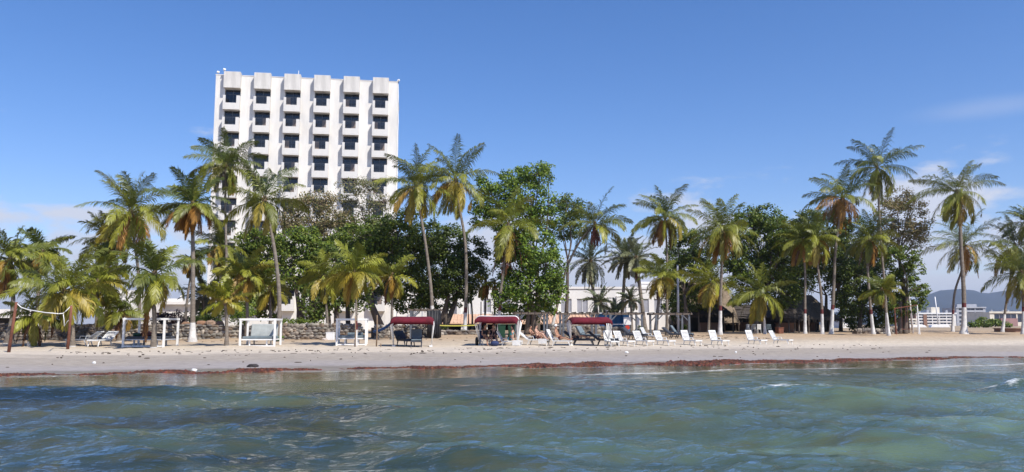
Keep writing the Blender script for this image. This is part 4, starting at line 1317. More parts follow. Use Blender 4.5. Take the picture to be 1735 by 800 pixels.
tree('rounded bright-green sea grape tree in front of the tower, above the white daybed cabana', 70, (510, 566), [(500, 480), (520, 480)], [(432, 402, 22, 16), (452, 420, 28, 18), (498, 422, 36, 26), (530, 424, 30, 26), (490, 462, 34, 22), (530, 470, 30, 26), (436, 446, 26, 14), (515, 396, 26, 10)], SEAGRAPE, seed=3, trunks=2, dens=1.15)
tree('dark sea grape tree with several upright stems, behind the third white cabana', 68, (568, 566), [(555, 500), (566, 490), (578, 500)], [(560, 500, 44, 24), (530, 520, 24, 18), (590, 470, 30, 26), (570, 440, 30, 20), (606, 500, 20, 22), (540, 540, 12, 10)], DARK, seed=4, trunks=3, rad=.15, dens=.9)
tree('spreading mid-green tree left of the first tall white-footed palm', 75, (650, 564), [(622, 500), (612, 470)], [(604, 405, 36, 22), (640, 410, 34, 24), (672, 398, 30, 24), (690, 372, 20, 16), (620, 440, 40, 20), (664, 440, 30, 22), (580, 420, 24, 22), (648, 380, 26, 14)], SEAGRAPE + DARK, seed=5, trunks=2, dens=1.05, rad=.26)
tree('huge dark shady tree with leaning stems, behind the first tall white-footed palm', 77, (745, 564), [(760, 500), (730, 500), (780, 480)], [(690, 430, 40, 30), (726, 404, 36, 26), (758, 420, 40, 34), (742, 464, 46, 34), (700, 480, 46, 30), (786, 468, 30, 34), (690, 508, 26, 18), (750, 504, 40, 20), (800, 430, 24, 26), (660, 492, 18, 14)], DARK, seed=6, trunks=4, rad=.24, dens=1.15)
tree('tall bright-green tree whose crown tops all others right of the tower', 74, (905, 564), [(895, 470), (910, 460)], [(880, 304, 30, 18), (914, 298, 24, 18), (850, 318, 28, 18), (900, 340, 36, 24), (840, 346, 30, 22), (876, 376, 40, 26), (918, 370, 24, 22), (824, 312, 14, 12), (820, 366, 20, 18), (930, 284, 12, 9)], BRIGHT, seed=7, trunks=2, rad=.26, dens=1.0)
tree('lower leafy sea grape right of the brown-skirted palm, bright leaves hanging to the pergola', 70, (900, 566), [(898, 500)], [(905, 420, 34, 26), (880, 450, 36, 28), (925, 450, 26, 28), (896, 490, 42, 26), (930, 490, 24, 22), (870, 510, 28, 24), (906, 524, 30, 16), (945, 478, 14, 12), (862, 420, 26, 22)], BRIGHT, seed=8, trunks=3, rad=.2, dens=1.1)
tree('dark tree top left of the curved palm crown, behind the bright-green tree', 90, (958, 562), [(962, 440)], [(962, 352, 24, 18), (972, 380, 18, 20), (950, 388, 22, 16), (948, 345, 12, 12)], DARK + SEAGRAPE, seed=9, dens=1.0, rad=.2)
tree('dark tree behind the pergolas, left of the bushy white-footed palm', 86, (1160, 562), [(1160, 500)], [(1160, 432, 26, 24), (1184, 410, 22, 18), (1176, 466, 34, 28), (1160, 506, 30, 20), (1196, 500, 22, 20), (1150, 400, 14, 14), (1190, 440, 20, 20)], DARK, seed=10, dens=1.0)
tree('big round green tree between the bushy palm and the drooping-crowned palm', 84, (1284, 562), [(1282, 490), (1300, 480)], [(1272, 366, 26, 18), (1300, 372, 26, 20), (1258, 396, 24, 24), (1322, 396, 22, 24), (1286, 410, 40, 30), (1270, 450, 40, 26), (1316, 446, 32, 30), (1338, 420, 16, 24), (1310, 490, 30, 24), (1262, 490, 28, 24), (1246, 440, 16, 24), (1332, 500, 22, 18)], DARK + SEAGRAPE, seed=11, trunks=3, rad=.26, dens=1.1)
tree('shadowy tree behind the drooping-crowned palm and the rusty-fronded palm', 92, (1398, 562), [(1400, 500), (1420, 490)], [(1372, 374, 22, 18), (1404, 388, 28, 26), (1350, 392, 16, 18), (1440, 400, 26, 30), (1410, 440, 40, 30), (1440, 450, 30, 30), (1366, 440, 26, 24), (1350, 470, 22, 16)], DARK, seed=12, trunks=2, dens=.95)
tree('tall tree with a brown dry top, right of the tallest palm', 84, (1532, 562), [(1530, 470), (1524, 440)], [(1520, 336, 24, 18), (1540, 352, 24, 18), (1510, 364, 28, 22), (1552, 380, 20, 20), (1528, 396, 34, 22), (1550, 404, 22, 16), (1494, 392, 20, 18)], BROWNISH, seed=13, size=.18, dens=1.0, trunks=2, rad=.24, fill=.55)
tree('lower dark-green part-shade tree with layered boughs beside the swing frame', 82, (1528, 564), [(1526, 500), (1536, 490)], [(1524, 440, 30, 20), (1544, 460, 20, 12), (1530, 484, 28, 16), (1552, 494, 18, 7), (1556, 512, 16, 6), (1545, 524, 16, 7), (1518, 520, 24, 22), (1558, 486, 12, 5)], SEAGRAPE + DARK, seed=14, trunks=2, dens=1.1, sub=.45)
tree('dark bushy undergrowth tree between the rusty-fronded palm and the tallest palm', 88, (1458, 562), [(1460, 520)], [(1456, 470, 26, 26), (1448, 510, 24, 26), (1478, 500, 22, 26), (1462, 544, 24, 18), (1490, 540, 18, 20), (1500, 460, 20, 24), (1505, 520, 14, 24)], DARK, seed=15, dens=1.0)
tree('dark rounded shade tree behind the orange-skirted palm, at the left foot of the tower', 76, (352, 562), [(352, 540)], [(352, 528, 22, 14), (336, 538, 16, 10)], DARK, seed=16, dens=1.1)
tree('dark leafy tree filling the gap behind the date palms\' right neighbours and the utility pole', 94, (1140, 560), [(1140, 500)], [(1140, 440, 18, 20), (1136, 480, 18, 22), (1150, 520, 22, 20)], DARK, seed=17, dens=.9)
tree('dark mid-height tree behind the wide thatched bar roof', 98, (1345, 560), [(1345, 500)], [(1340, 440, 24, 26), (1336, 480, 24, 22), (1356, 400, 20, 24), (1360, 470, 20, 24)], DARK + SEAGRAPE, seed=18, dens=.9)
tree('dark bushy tree between the fat rusty-fronded trunk and the far thatched roof', 96, (1425, 560), [(1425, 520)], [(1424, 480, 24, 26), (1436, 520, 22, 24), (1414, 450, 22, 20), (1470, 440, 22, 24), (1486, 420, 18, 22)], DARK, seed=19, dens=.9)
tree('mid-green tree behind the short bright-yellow palm, at the left foot of the tower', 72, (420, 562), [(424, 500)], [(416, 440, 22, 20), (424, 412, 18, 16), (396, 440, 16, 18), (384, 480, 16, 18), (404, 470, 18, 20), (436, 480, 26, 22), (424, 510, 24, 18), (400, 505, 14, 18), (452, 520, 20, 18)], SEAGRAPE, seed=22, dens=1.0)
tree('broad olive-green tree in front of the tower, between the two sparse grey trees', 79, (590, 562), [(588, 470)], [(566, 396, 24, 18), (594, 384, 20, 16), (650, 400, 26, 22), (680, 420, 22, 26), (622, 420, 26, 20), (548, 420, 18, 18)], SEAGRAPE + BROWNISH, seed=23, dens=.9)
def shrub(label, Y, px, blobs, pal, seed, name='shrub', cat='shrub', group=None, size=.12, dens=5.0, sub=.3):
    return tree(label, Y, (px, 0), None, blobs, pal, dens, size, seed, name, group, nper=40, sub=sub, cat=cat, limbs=False)
shrub('clipped dark-purple hedge in front of the low white bungalow', 58, 288, [(270, 544, 11, 15), (284, 543, 13, 16), (300, 543, 12, 16), (308, 546, 8, 14)], [(.03, .014, .022), (.022, .016, .02), (.04, .02, .025)], 20, 'hedge', 'hedge')
shrub('clipped green hedge on the stone wall left of the tower foot', 60, 358, [(336, 541, 12, 9), (352, 541, 12, 9), (368, 541, 9, 9)], SEAGRAPE, 21, 'hedge', 'hedge')
shrub('green bush below the hotel wall, right of the white daybed cabana', 60, 500, [(486, 548, 12, 7), (502, 549, 14, 8), (520, 548, 12, 7), (536, 550, 10, 6)], SEAGRAPE, 22)
shrub('leafy bush behind the yellow-green palm, by the tower foot', 62, 400, [(398, 525, 12, 10), (404, 540, 12, 10), (425, 530, 8, 8)], BRIGHT, 23, sub=.4)
shrub('small bright-green bush at the foot of the wind-bent palm trunk', 52.5, 473, [(468, 576, 6, 5), (477, 576, 7, 6), (461, 580, 4, 4)], [(.12, .20, .02), (.09, .17, .02)], 24, sub=.16, size=.09)
shrub('green shrub between the white trunk feet behind the yellow tape', 76, 752, [(751, 558, 6, 6)], BRIGHT, 25)
shrub('low green bushes in front of the far cream building', 170, 1668, [(1650, 550, 8, 5), (1668, 547, 12, 8), (1686, 549, 12, 6), (1700, 551, 9, 4)], SEAGRAPE, 26, size=.4, sub=.8, dens=1.0)
shrub('tuft of green leaves by the thatched restaurant', 84, 1158, [(1158, 557, 7, 6)], BRIGHT, 27)
shrub('dark low bush by the round red sign', 72, 1083, [(1083, 558, 6, 5)], DARK, 28)
shrub('tangled low green plants on the stone wall behind the leftmost palms', 56, 60, [(30, 552, 14, 6), (70, 547, 18, 8), (100, 552, 14, 6)], DARK, 29)

# ------------------------------------------------------------------ beach furniture
def rotz(a): return Matrix.Rotation(a, 4, 'Z')
# daybed cabanas: white box frames
def cabana(label, px0, px1, py, Y, rz, back, bed=True, wdt=2.35, dep=2.1, hgt=1.50):
    g0 = G(px0, Y=Y)
    t = empty('daybed_cabana', g0, label, 'cabana', 'white framed cabanas on the sand', rz)
    p = .11
    for x in (0, wdt - p):
        for y in (0, dep - p):
            b = MB(); b.box(x, x + p, y, y + p, -.12, hgt); b.build('post', M['white'], t, bevel=.006)
    for i, (x0, x1, y0, y1) in enumerate(((-.02, wdt + .02, -.012, p + .012), (-.02, wdt + .02, dep - p - .012, dep + .012), (-.012, p + .012, p + .014, dep - p - .014), (wdt - p - .012, wdt + .012, p + .014, dep - p - .014))):
        b = MB(); b.box(x0, x1, y0, y1, hgt, hgt + .11); b.build('top_beam', M['white'], t, bevel=.006)
    b = MB(); b.box(p, wdt - p, .01, p - .01, .0, .07); b.build('bottom_rail', M['white'], t)
    b = MB()
    b.box(p + .002, wdt - p - .002, .16, dep - .16, .36, .43)
    for x in (.5, wdt - .58):
        b.box(x, x + .08, .3, .38, -.1, .36); b.box(x, x + .08, dep - .5, dep - .42, -.1, .36)
    b.build('bed_base', M['white'] if not bed == 'dark' else M['greywall'], t)
    b = MB(); b.box(p + .03, wdt - p - .03, .17, dep - .2, .434, .58)
    b.build('mattress', M['cushion'] if bed != 'dark' else M['darklounge'], t, bevel=.04)
    if back:
        b = MB()
        b.box(0, wdt - .5, 0, .16, 0, .78, 0)
        b.build('backrest', M['cushionlight'], t, loc=(.34, dep - .62, .57), rot=(R(-18), 0, 0), bevel=.05)
    else:
        b = MB(); b.box(0, wdt - .9, 0, .5, 0, .16)
        b.build('bolster', M['cushion'] if bed != 'dark' else M['darklounge'], t, loc=(.62, dep - .85, .59), bevel=.05)
    return t
c1 = cabana('white cabana frame at left, behind the palm with the hanging dead frond', 207, 272, 590, 44.6, R(2), False, 'dark')
c2 = cabana('white daybed cabana with an upright pale grey backrest, left of the wind-bent palm', 405, 468, 589, 45.8, R(6), True, True, 2.05, 2.0)
c3 = cabana('white daybed cabana with a flat grey mattress, pierced in view by a thin yellow palm', 569, 622, 586, 48.2, R(8), False, True, 1.85, 1.9)
# cloth bundle on the first daybed
b = MB(); rng = random.Random(3)
b.ball((0, 0, .12), (.32, .24, .17), 0, 10, 7, None, .15, rng); b.ball((.3, .1, .08), (.22, .2, .12), 0, 9, 6, None, .15, rng)
o = b.build('cloth_bundle', M['clothbrown'], smooth=True, loc=c1.location + Vector((.95, .9, .575))); tag(o, 'dark reddish cloth bundle lying on the first white cabana bed', 'cloth')
b = MB(); b.ball((0, 0, .08), (.24, .2, .12), 0, 10, 7, None, .2, rng)
o = b.build('cloth_bundle', M['green'], smooth=True, loc=c1.location + Vector((.5, .7, .575))); tag(o, 'green cloth bundle on the left of the first white cabana bed', 'cloth')

# bimini canopies: bows fanning from two feet, maroon canvas over them
def canopy(label, px, Y, rz, wid=2.9, hgt=2.1, tilts=(-34, -14, 10, 30), frame_out=False, curtain=False):
    g = G(px, Y=Y)
    t = empty('beach_canopy', g, label, 'canopy', 'maroon canopies on the sand', rz)
    bows = []
    for i, a in enumerate(tilts):
        h = hgt / math.cos(R(a)) * (1.0 if i in (1, 2) else .93)
        wb, wt = wid / 2 - .12, wid / 2 + .02
        pts = [(-wb, 0.0), (-wt, h - .45)]
        for k in range(1, 6):
            th = math.pi - k * math.pi / 10
            pts.append((-wt + .30 + .30 * math.cos(th), h - .30 + .24 * math.sin(th)))
        for k in range(5):
            f_ = (k + 1) / 6
            x = (-wt + .30) * (1 - f_) + (wt - .30) * f_
            pts.append((x, h - .06 - .02 * math.sin(math.pi * f_)))
        for k in range(1, 6):
            th = math.pi / 2 - k * math.pi / 10
            pts.append((wt - .30 + .30 * math.cos(th), h - .30 + .24 * math.sin(th)))
        pts += [(wt, h - .45), (wb, 0.0)]
        loc = [Vector((x, z * math.sin(R(a)), z * math.cos(R(a)))) for x, z in pts]
        loc[0].z = loc[-1].z = -.1
        b = MB(); b.tube(loc, .032, 8); b.build('frame_bow', M['white'], t, smooth=True)
        bows.append(loc)
    for s in (0, -1):
        b = MB(); c = bows[1][s]; b.box(c.x - .09, c.x + .09, -.22, .22, -.06, .07); b.build('foot_plate', M['white'], t)
    # canvas
    b = MB()
    rows = []
    off = .085
    sel = list(range(2, len(bows[0]) - 2))
    def row(L, dz=0, dy=0): return [(L[k].x * 1.015, L[k].y + dy, L[k].z + off + dz) for k in sel]
    rows.append([(x, y - .10, z - .27) for x, y, z in row(bows[0])])
    rows.append([(x, y - .09, z - .10) for x, y, z in row(bows[0])])
    for i in range(len(bows)):
        rows.append(row(bows[i]))
        if i < len(bows) - 1:
            a_, c_ = row(bows[i]), row(bows[i + 1])
            rows.append([((p[0] + q[0]) / 2, (p[1] + q[1]) / 2, (p[2] + q[2]) / 2 - .03) for p, q in zip(a_, c_)])
    rows.append([(x, y + .09, z - .10) for x, y, z in row(bows[-1])])
    rows.append([(x, y + .10, z - .34) for x, y, z in row(bows[-1])])
    n = len(sel)
    vs = [v for r_ in rows for v in r_]
    b.add(vs, [(i * n + k, i * n + k + 1, (i + 1) * n + k + 1, (i + 1) * n + k) for i in range(len(rows) - 1) for k in range(n - 1)])
    o = b.build('canvas', M['red'], t, smooth=True)
    md = o.modifiers.new('thick', 'SOLIDIFY'); md.thickness = .012; md.offset = 1
    if frame_out:
        L = bows[1]
        b = MB(); b.tube([Vector((v.x * 1.02, v.y, v.z + .075)) for v in L[2:-2]], .05, 8); b.build('white_trim', M['white'], t, smooth=True)
    return t
canopy('maroon canopy at the left with a blue cloth tied to it, over two charcoal loungers', 699, 47.6, R(4), 2.45, 1.74)
canopy('maroon canopy in the middle with a white front trim, people sitting in its shade', 845, 49.4, R(-8), 2.55, 1.78, (-38, -20, 14, 34), True)
canopy('maroon canopy at the right, next to the row of white loungers', 998, 50.4, R(6), 2.55, 1.75, (-30, -12, 8, 26))
# blue cloth at the first canopy
b = MB()
for k in range(2):
    g = G(666, Y=47.6)
    n = 9
    vs = []
    for i in range(n):
        f_ = i / (n - 1)
        for s in (0, 1):
            vs.append((g.x - f_ * 1.15 + .02 * s, g.y - .5 + k * .35 + .2 * s, g.z + 1.55 - .62 * f_ ** .8 - .10 * s - .1 * math.sin(f_ * 3)))
    b.add(vs, [(2 * i, 2 * i + 1, 2 * i + 3, 2 * i + 2) for i in range(n - 1)])
o = b.build('blue_cloth', M['tarp']); md = o.modifiers.new('thick', 'SOLIDIFY'); md.thickness = .015
tag(o, 'dark blue cloth stretched from the left corner of the first maroon canopy', 'cloth')

# loungers
def lounger_proto(name, label, m_, vertical, back_deg=62, cushion=None, wheels=False):
    t = empty(name, (0, 0, 0), label, 'sun lounger')
    w2 = .33
    b = MB()                                     # seat: rim and slats
    b.box(-.02, 1.30, -w2, -w2 + .05, .29, .36); b.box(-.02, 1.30, w2 - .05, w2, .29, .36)
    b.box(1.26, 1.33, -w2, w2, .27, .355)
    if vertical:
        for k in range(7):
            y = -w2 + .075 + k * .085; b.box(0, 1.258, y - .032, y + .032, .325, .352)
        b.box(.0, .06, -w2 + .052, w2 - .052, .295, .323); b.box(.62, .68, -w2 + .052, w2 - .052, .295, .323)
    else:
        for k in range(13):
            x = .04 + k * .097; b.box(x - .036, x + .036, -w2 + .052, w2 - .052, .325, .352)
    b.build('seat', m_, t)
    b = MB()
    Lb = .80
    b.box(0, Lb, -w2, -w2 + .055, -.03, .03); b.box(0, Lb, w2 - .055, w2, -.03, .03)
    b.box(Lb - .10, Lb, -w2 + .057, w2 - .057, -.025, .025); b.box(0, .07, -w2 + .057, w2 - .057, -.025, .025)
    if vertical:
        for k in range(6):
            y = -w2 + .11 + k * .088; b.box(.072, Lb - .102, y - .025, y + .025, -.012, .018)
    else:
        for k in range(6):
            x = .125 + k * .108; b.box(x - .038, x + .038, -w2 + .057, w2 - .057, -.012, .018)
    b.build('backrest', m_, t, loc=(-.01, 0, .34), rot=(0, R(180 + back_deg), 0), bevel=.012)
    for sx, y in ((1.12, -w2 + .03), (1.12, w2 - .03), (.12, -w2 + .03), (.12, w2 - .03)):
        b = MB()
        d = .14 if sx > .6 else -.14
        b.tube([(sx, y, .30), (sx + d * .5, y, .17), (sx + d, y, -.04)], [.04, .034, .028], 7)
        b.build('leg', m_, t)
    for y in (-w2 + .04, w2 - .04):
        b = MB(); b.tube([(.42, y, .36), (.36, y, .53), (.10, y, .53), (.0, y, .44)], .024, 6); b.build('armrest', m_, t)
    if cushion:
        b = MB(); b.box(.0, 1.30, -w2 + .03, w2 - .03, .364, .43); b.build('seat_pad', cushion, t, bevel=.025)
        b = MB(); b.box(.02, Lb - .02, -w2 + .03, w2 - .03, -.10, -.034); b.build('back_pad', cushion, t, loc=(-.01, 0, .34), rot=(0, R(180 + back_deg), 0), bevel=.025)
    return t
PROTO = {('white', True): lounger_proto('sun_lounger', 'x', M['plastic'], True),
         ('white', False): lounger_proto('sun_lounger', 'x', M['plastic'], False, 70),
         ('dark', True): lounger_proto('sun_lounger', 'x', M['darklounge'], True, 40, M['darklounge']),
         ('grey', True): lounger_proto('sun_lounger', 'x', M['darklounge'], True, 55, M['cushion']),
         ('flat', True): lounger_proto('sun_lounger', 'x', M['plastic'], True, 35)}
def lounger(kind, px, Y, yaw, label, group, vert=True, pitch=None):
    t = copy_tree(PROTO[(kind, vert)])
    g = G(px, Y=Y)
    t.location = g
    t.rotation_euler = (0, 0, R(yaw))
    t['label'] = label; t['group'] = group
    if kind == 'white': t.scale = (.88, .88, .86)
    return t
W_ = 'white loungers in a row on the sand'
lounger('white', 1031, 50.4, -76, 'upright white lounger with horizontal back slots, right beside the third maroon canopy', W_, False)
lounger('white', 1050, 51.0, -58, 'white lounger with vertical slots, second from the third maroon canopy', W_)
lounger('white', 1083, 51.6, -60, 'white lounger in front of the round red sign', W_)
lounger('white', 1118, 52.0, -58, 'white lounger below the yellow-green leaning palm, fourth from the maroon canopy', W_)
lounger('white', 1163, 52.6, -60, 'white lounger with flat back panel in front of the last pergola', W_, False)
lounger('white', 1210, 53.0, -64, 'steep-backed white lounger in front of the white foot of the bushy palm', W_, False)
lounger('white', 1272, 54.0, -60, 'white lounger with its plain back raised, second from the right end of the row', W_, False)
lounger('white', 1313, 54.6, -46, 'white lounger with dark vertical back slots at the right end of the row', W_)
lounger('flat', 152, 45.8, 176, 'white lounger seen side-on at the left, foot pointing left', 'pair of white loungers at the left')
lounger('flat', 181, 46.0, -95, 'white lounger seen end-on at the left, next to the first cabana', 'pair of white loungers at the left')
lounger('dark', 681, 48.4, -60, 'charcoal lounger lying low under the first maroon canopy, left of its raised neighbour', 'charcoal loungers')
lounger('grey', 706, 47.8, -84, 'charcoal lounger with raised back under the first maroon canopy', 'charcoal loungers')
lounger('grey', 988, 58, -40, 'grey-blue lounger with raised back behind the third maroon canopy', 'charcoal loungers')
lounger('dark', 1013, 50.9, -10, 'charcoal lounger flat on the sand just inside the right foot of the third canopy', 'charcoal loungers')
lounger('dark', 1068, 60, -35, 'charcoal lounger under the pergola below the round red sign', 'charcoal loungers')
lounger('dark', 1136, 62, -25, 'charcoal lounger under the right-hand pergola, left of a raised one', 'charcoal loungers')
lounger('grey', 1146, 62.4, -25, 'charcoal lounger with raised back at the right post of the last pergola', 'charcoal loungers')
lounger('white', 1094, 60, -35, 'white lounger set back between the red sign pergola and the last pergola', 'white loungers set back')
LP = dict(
 a=lounger('white', 852, 49.0, -12, 'white lounger under the middle canopy with the aqua-suited woman on it', 'occupied loungers', True),
 b=lounger('flat', 896, 50.6, -18, 'white lounger right of the middle canopy with two sunbathers', 'occupied loungers'),
 c=lounger('white', 938, 50.2, -18, 'white lounger with a man in a white cap, left of the third canopy', 'occupied loungers', True),
 d=lounger('dark', 972, 50.6, -12, 'charcoal lounger with a reclining man under the third canopy', 'occupied loungers'))
for o in PROTO.values():
    for ch in list(o.children): bpy.data.objects.remove(ch)
    bpy.data.objects.remove(o)
# towels on the white loungers
def towel(t, pos, size, m_, label, ry=0):
    b = MB()
    b.box(-size[0] / 2, size[0] / 2, -size[1] / 2, size[1] / 2, 0, .02)
    b.box(-size[0] / 2, size[0] / 2, size[1] / 2, size[1] / 2 + .015, -.22, .02)
    b.box(-size[0] / 2, size[0] / 2, -size[1] / 2 - .015, -size[1] / 2, -.28, .02)
    mw = t.matrix_basis
    o = b.build('towel', m_, loc=mw @ Vector(pos), rot=(0, R(ry), t.rotation_euler.z))
    tag(o, label, 'towel')
towel(LP['a'], (1.05, 0, .37), (.5, .70), M['fabricwhite'], 'white towel over the foot end of the lounger under the middle canopy')
towel(LP['b'], (1.0, 0, .37), (.55, .70), M['fabricwhite'], 'white towel over the foot end of the two sunbathers\' lounger')
b = MB(); b.box(-.34, .34, -.36, .36, 0, .03)
o = b.build('towel', M['fabricwhite'], loc=LP['c'].matrix_basis @ Vector((-.27, 0, .80)), rot=(0, R(62 - 0), LP['c'].rotation_euler.z)); tag(o, 'white towel hung over the backrest behind the man in the white cap', 'towel')

# pergolas
def pergola(label, px0, px1, Y, rz, dep=2.3, hgt=1.84, solid=False):
    g = G(px0, Y=Y)
    wdt = (P(px1, 540, Y).x - g.x) / math.cos(rz)
    t = empty('pergola', g, label, 'pergola', 'grey timber pergolas' if not solid else None, rz)
    p = .16
    for x in (0, wdt - p):
        for y in (0, dep - p):
            b = MB(); b.box(x, x + p, y, y + p, -.2, hgt)
            sx = 1 if x == 0 else -1
            x_ = x + p if x == 0 else x
            b.beam((x_, y + p / 2, hgt - .48), (x_ + sx * .45, y + p / 2, hgt - .02), .08, .08)
            b.build('post', M['pergola'], t)
    for y in (.02, dep - p + .02):
        b = MB(); b.box(-.20, wdt + .20, y, y + .10, hgt, hgt + .12); b.build('beam', M['darkbark'], t)
    n = max(6, int(wdt / .42))
    for i in range(n):
        x = -.12 + (wdt + .18) * i / (n - 1)
        b = MB(); b.box(x - .025, x + .025, -.22, dep + .22, hgt + .122, hgt + .19); b.build('rafter', M['darkbark'], t)
    return t
pergola('dark pergola draped with black cloth behind the first maroon canopy', 694, 744, 59.5, R(4), 2.4, 2.05, True)
pergola('grey timber pergola behind the two sunbathers, right of the middle canopy', 876, 929, 62, R(4))
pergola('grey timber pergola behind the third maroon canopy', 953, 1012, 62, R(3))
pergola('grey timber pergola with the white notice board and the red sign', 1033, 1090, 64, R(3))
pergola('grey timber pergola at the right end, before the thatched restaurant', 1111, 1170, 65, R(3))
g = G(722, Y=60)
b = MB()
rng = random.Random(8)
n = 14
for side in (0, 1):
    vs = []
    for i in range(n):
        f_ = i / (n - 1)
        for z in (0, 1, 2):
            x = (f_ * .85 if side == 0 else .88)
            y = (0 if side == 0 else f_ * 1.8)
            vs.append((x + .05 * math.sin(f_ * 19 + z), y + .05 * math.sin(f_ * 23 + z), 2.06 - z * 1.02 + (.06 * math.sin(f_ * 12) if z == 2 else 0)))
    b.add(vs, [(3 * i + z, 3 * i + 3 + z, 3 * i + 4 + z, 3 * i + 1 + z) for i in range(n - 1) for z in (0, 1)])
o = b.build('black_curtain', M['black'], smooth=True, loc=(g.x + .1, g.y - .7, g.z)); md = o.modifiers.new('thick', 'SOLIDIFY'); md.thickness = .02
tag(o, 'black curtain hanging on the right side of the dark pergola', 'curtain')

# net posts with a white rope
def net_post(label, px, py, ptop, lean, paint=False):
    g = G(px, py)
    top = P(ptop[0], ptop[1], g.y)
    b = MB(); b.tube([g - Vector((0, 0, .3)), (g + top) / 2 + Vector((.01, 0, 0)), top], [.08, .072, .06], 9, 0)
    o = b.build('net_post', M['rust'], origin=g, loc=g, smooth=True); tag(o, label, 'net post', 'rust red volleyball net posts'); return top, g
t1, g1 = net_post('rust-red net post at the far left edge of the beach', 16, 598, (28, 512), 0)
t2, g2 = net_post('rust-red net post in front of the big low lime-green palm', 116, 593, (121, 518), 0)
b = MB()
pa, pb = t1 + Vector((0, 0, -.05)), P(107, 531, t2.y)
pts = [pa, P(36, 521, g1.y), P(48, 525, g1.y), P(78, 530, g1.y - .3), P(100, 531.5, g1.y - .5), pb, P(112, 527, t2.y), t2]
b.tube(pts, .026, 6); b.tube([pb, P(108.5, 542, t2.y), P(109, 553, t2.y)], .022, 6)
b.tube([P(109, 553, t2.y), P(114, 545, t2.y), P(118, 541, t2.y)], .012, 5)
o = b.build('net_rope', M['rope'], smooth=True); tag(o, 'white net rope sagging between the two rust-red posts', 'rope')
# thin sticks in the sand
def stick(label, px, py, top, r=.045, m_='wood', name='wooden_stake', cat='stake', group='thin stakes in the sand', Y=None):
    g = G(px, py, Y)
    b = MB(); tp = P(top[0], top[1], g.y); b.tube([g - Vector((0, 0, .2)), (g + tp) / 2 + Vector((.02, 0, 0)), tp], [r, r * .9, r * .75], 7)
    tag(b.build(name, M[m_], origin=g, loc=g, smooth=True), label, cat, group); return tp
stick('thin wooden stake standing in front of the third white cabana', 602, 588, (602, 536), .04)
stick('thin wooden stake between the third white cabana and the first maroon canopy', 638, 588, (639, 534), .045)
stick('short wooden stub in the sand left of the first maroon canopy', 645, 589, (645, 582), .035)
stick('dark slim pole in front of the white wing, behind the yellow tape', 794, 0, (793, 515), .06, 'darkbark', 'pole', 'pole', None, 74)
stick('tall dark pole rising beside the middle canopy, before the white wing', 814, 0, (815, 511), .06, 'pergola', 'pole', 'pole', None, 76)
stick('tall grey utility pole among the palms by the last pergola', 1149, 0, (1148, 449), .13, 'greywall', 'utility_pole', 'pole', None, 78)
stick('thin white mast standing before the white apartment block', 1591, 0, (1584, 503), .20, 'white', 'flag_mast', 'mast', None, 240)
stick('tall pale pole leaning left beside the swing frame', 1547, 0, (1536, 462), .11, 'white', 'leaning_pole', 'pole', None, 82)
# yellow tape
b = MB()
a_, c_ = P(735, 551, 60), P(808, 551, 60)
pts = [a_.lerp(c_, i / 10) + Vector((0, 0, -.05 * math.sin(math.pi * i / 10))) for i in range(11)]
for p_, q_ in zip(pts[:-1], pts[1:]): b.beam(p_, q_, .01, .08)
tag(b.build('barrier_tape', M['yellow']), 'yellow barrier tape stretched level between the tall white-footed palm and the middle canopy', 'tape')
# swing frame
g = G(1518, Y=80); k = 80 / F
t = empty('swing_frame', g, 'rusty metal swing frame with a white end, under the brown-topped tree', 'swing')
b = MB(); b.tube([(0, 0, 2.55), (2.3, 0, 2.9)], .05, 7); b.build('top_bar', M['rust'], t)
for x, dy, z, m_ in ((0, -.7, 2.55, 'rust'), (0, .7, 2.55, 'rust'), (2.3, -.7, 2.9, 'white'), (2.3, .7, 2.9, 'white')):
    b = MB(); b.tube([(x, 0, z), (x + (.3 if dy > 0 else -.25), dy, -.15)], .05, 7); b.build('leg', M[m_], t)
for x in (.9, 1.5):
    b = MB(); b.tube([(x - .2, 0, 2.7), (x - .2, .1, .5)], .015, 4); b.tube([(x + .2, 0, 2.76), (x + .2, .1, .5)], .015, 4); b.box(x - .25, x + .25, 0, .2, .45, .5); b.build('swing_seat', M['rust'], t)
# white barrier blocks beyond
for i, (px, w_, h_) in enumerate(((1553, 4.0, .5), (1592, 4.2, .65))):
    g = G(px, Y=170)
    b = MB(); b.prism([(-w_ / 2, 0), (w_ / 2, 0), (w_ / 2 - .4, h_), (-w_ / 2 + .3, h_ * .8)], -.6, .6)
    tag(b.build('barrier_block', M['white'], loc=g, bevel=.05), ('low white block on the far sand at the foot of the apartment stripe', 'longer white block on the far sand under the thin white mast')[i], 'barrier')
# sign boards at the pergola, blue kiosk, bins
def board(name, label, px, py, Y, w_, h_, m_, post=True):
    c = P(px, py, Y)
    t = empty(name, (c.x, Y, float(zg(c.x, Y))), label, 'sign')
    z = c.z - t.location.z
    b = MB(); b.box(-w_ / 2, w_ / 2, -.03, .03, z - h_ / 2, z + h_ / 2); b.build('panel', M[m_], t, bevel=.01)
    if post:
        for x in (-w_ * .35, w_ * .35):
            b = MB(); b.box(x - .04, x + .04, .032, .10, -.2, z + h_ / 2 - .05); b.build('post', M['pergola'], t)
    return t
board('notice_board', 'blank white notice board standing inside the pergola above the red sign', 1063, 544, 66.5, .62, .64, 'white')
board('notice_board', 'smaller white board right of the white notice board, on the same pergola', 1080, 545, 68, .34, .6, 'white')
c = P(1063, 555, 66); t = empty('round_sign', (c.x, 66, float(zg(c.x, 66))), 'round red sign under the white notice board', 'sign')
b = MB(); z = c.z - t.location.z; b.tube([(0, -.04, z), (0, .0, z)], .19, 18); b.build('disc', M['orange'], t)
b = MB(); b.box(-.03, .03, .0, .05, -.2, z); b.build('post', M['pergola'], t)
c = P(1015, 553, 76)
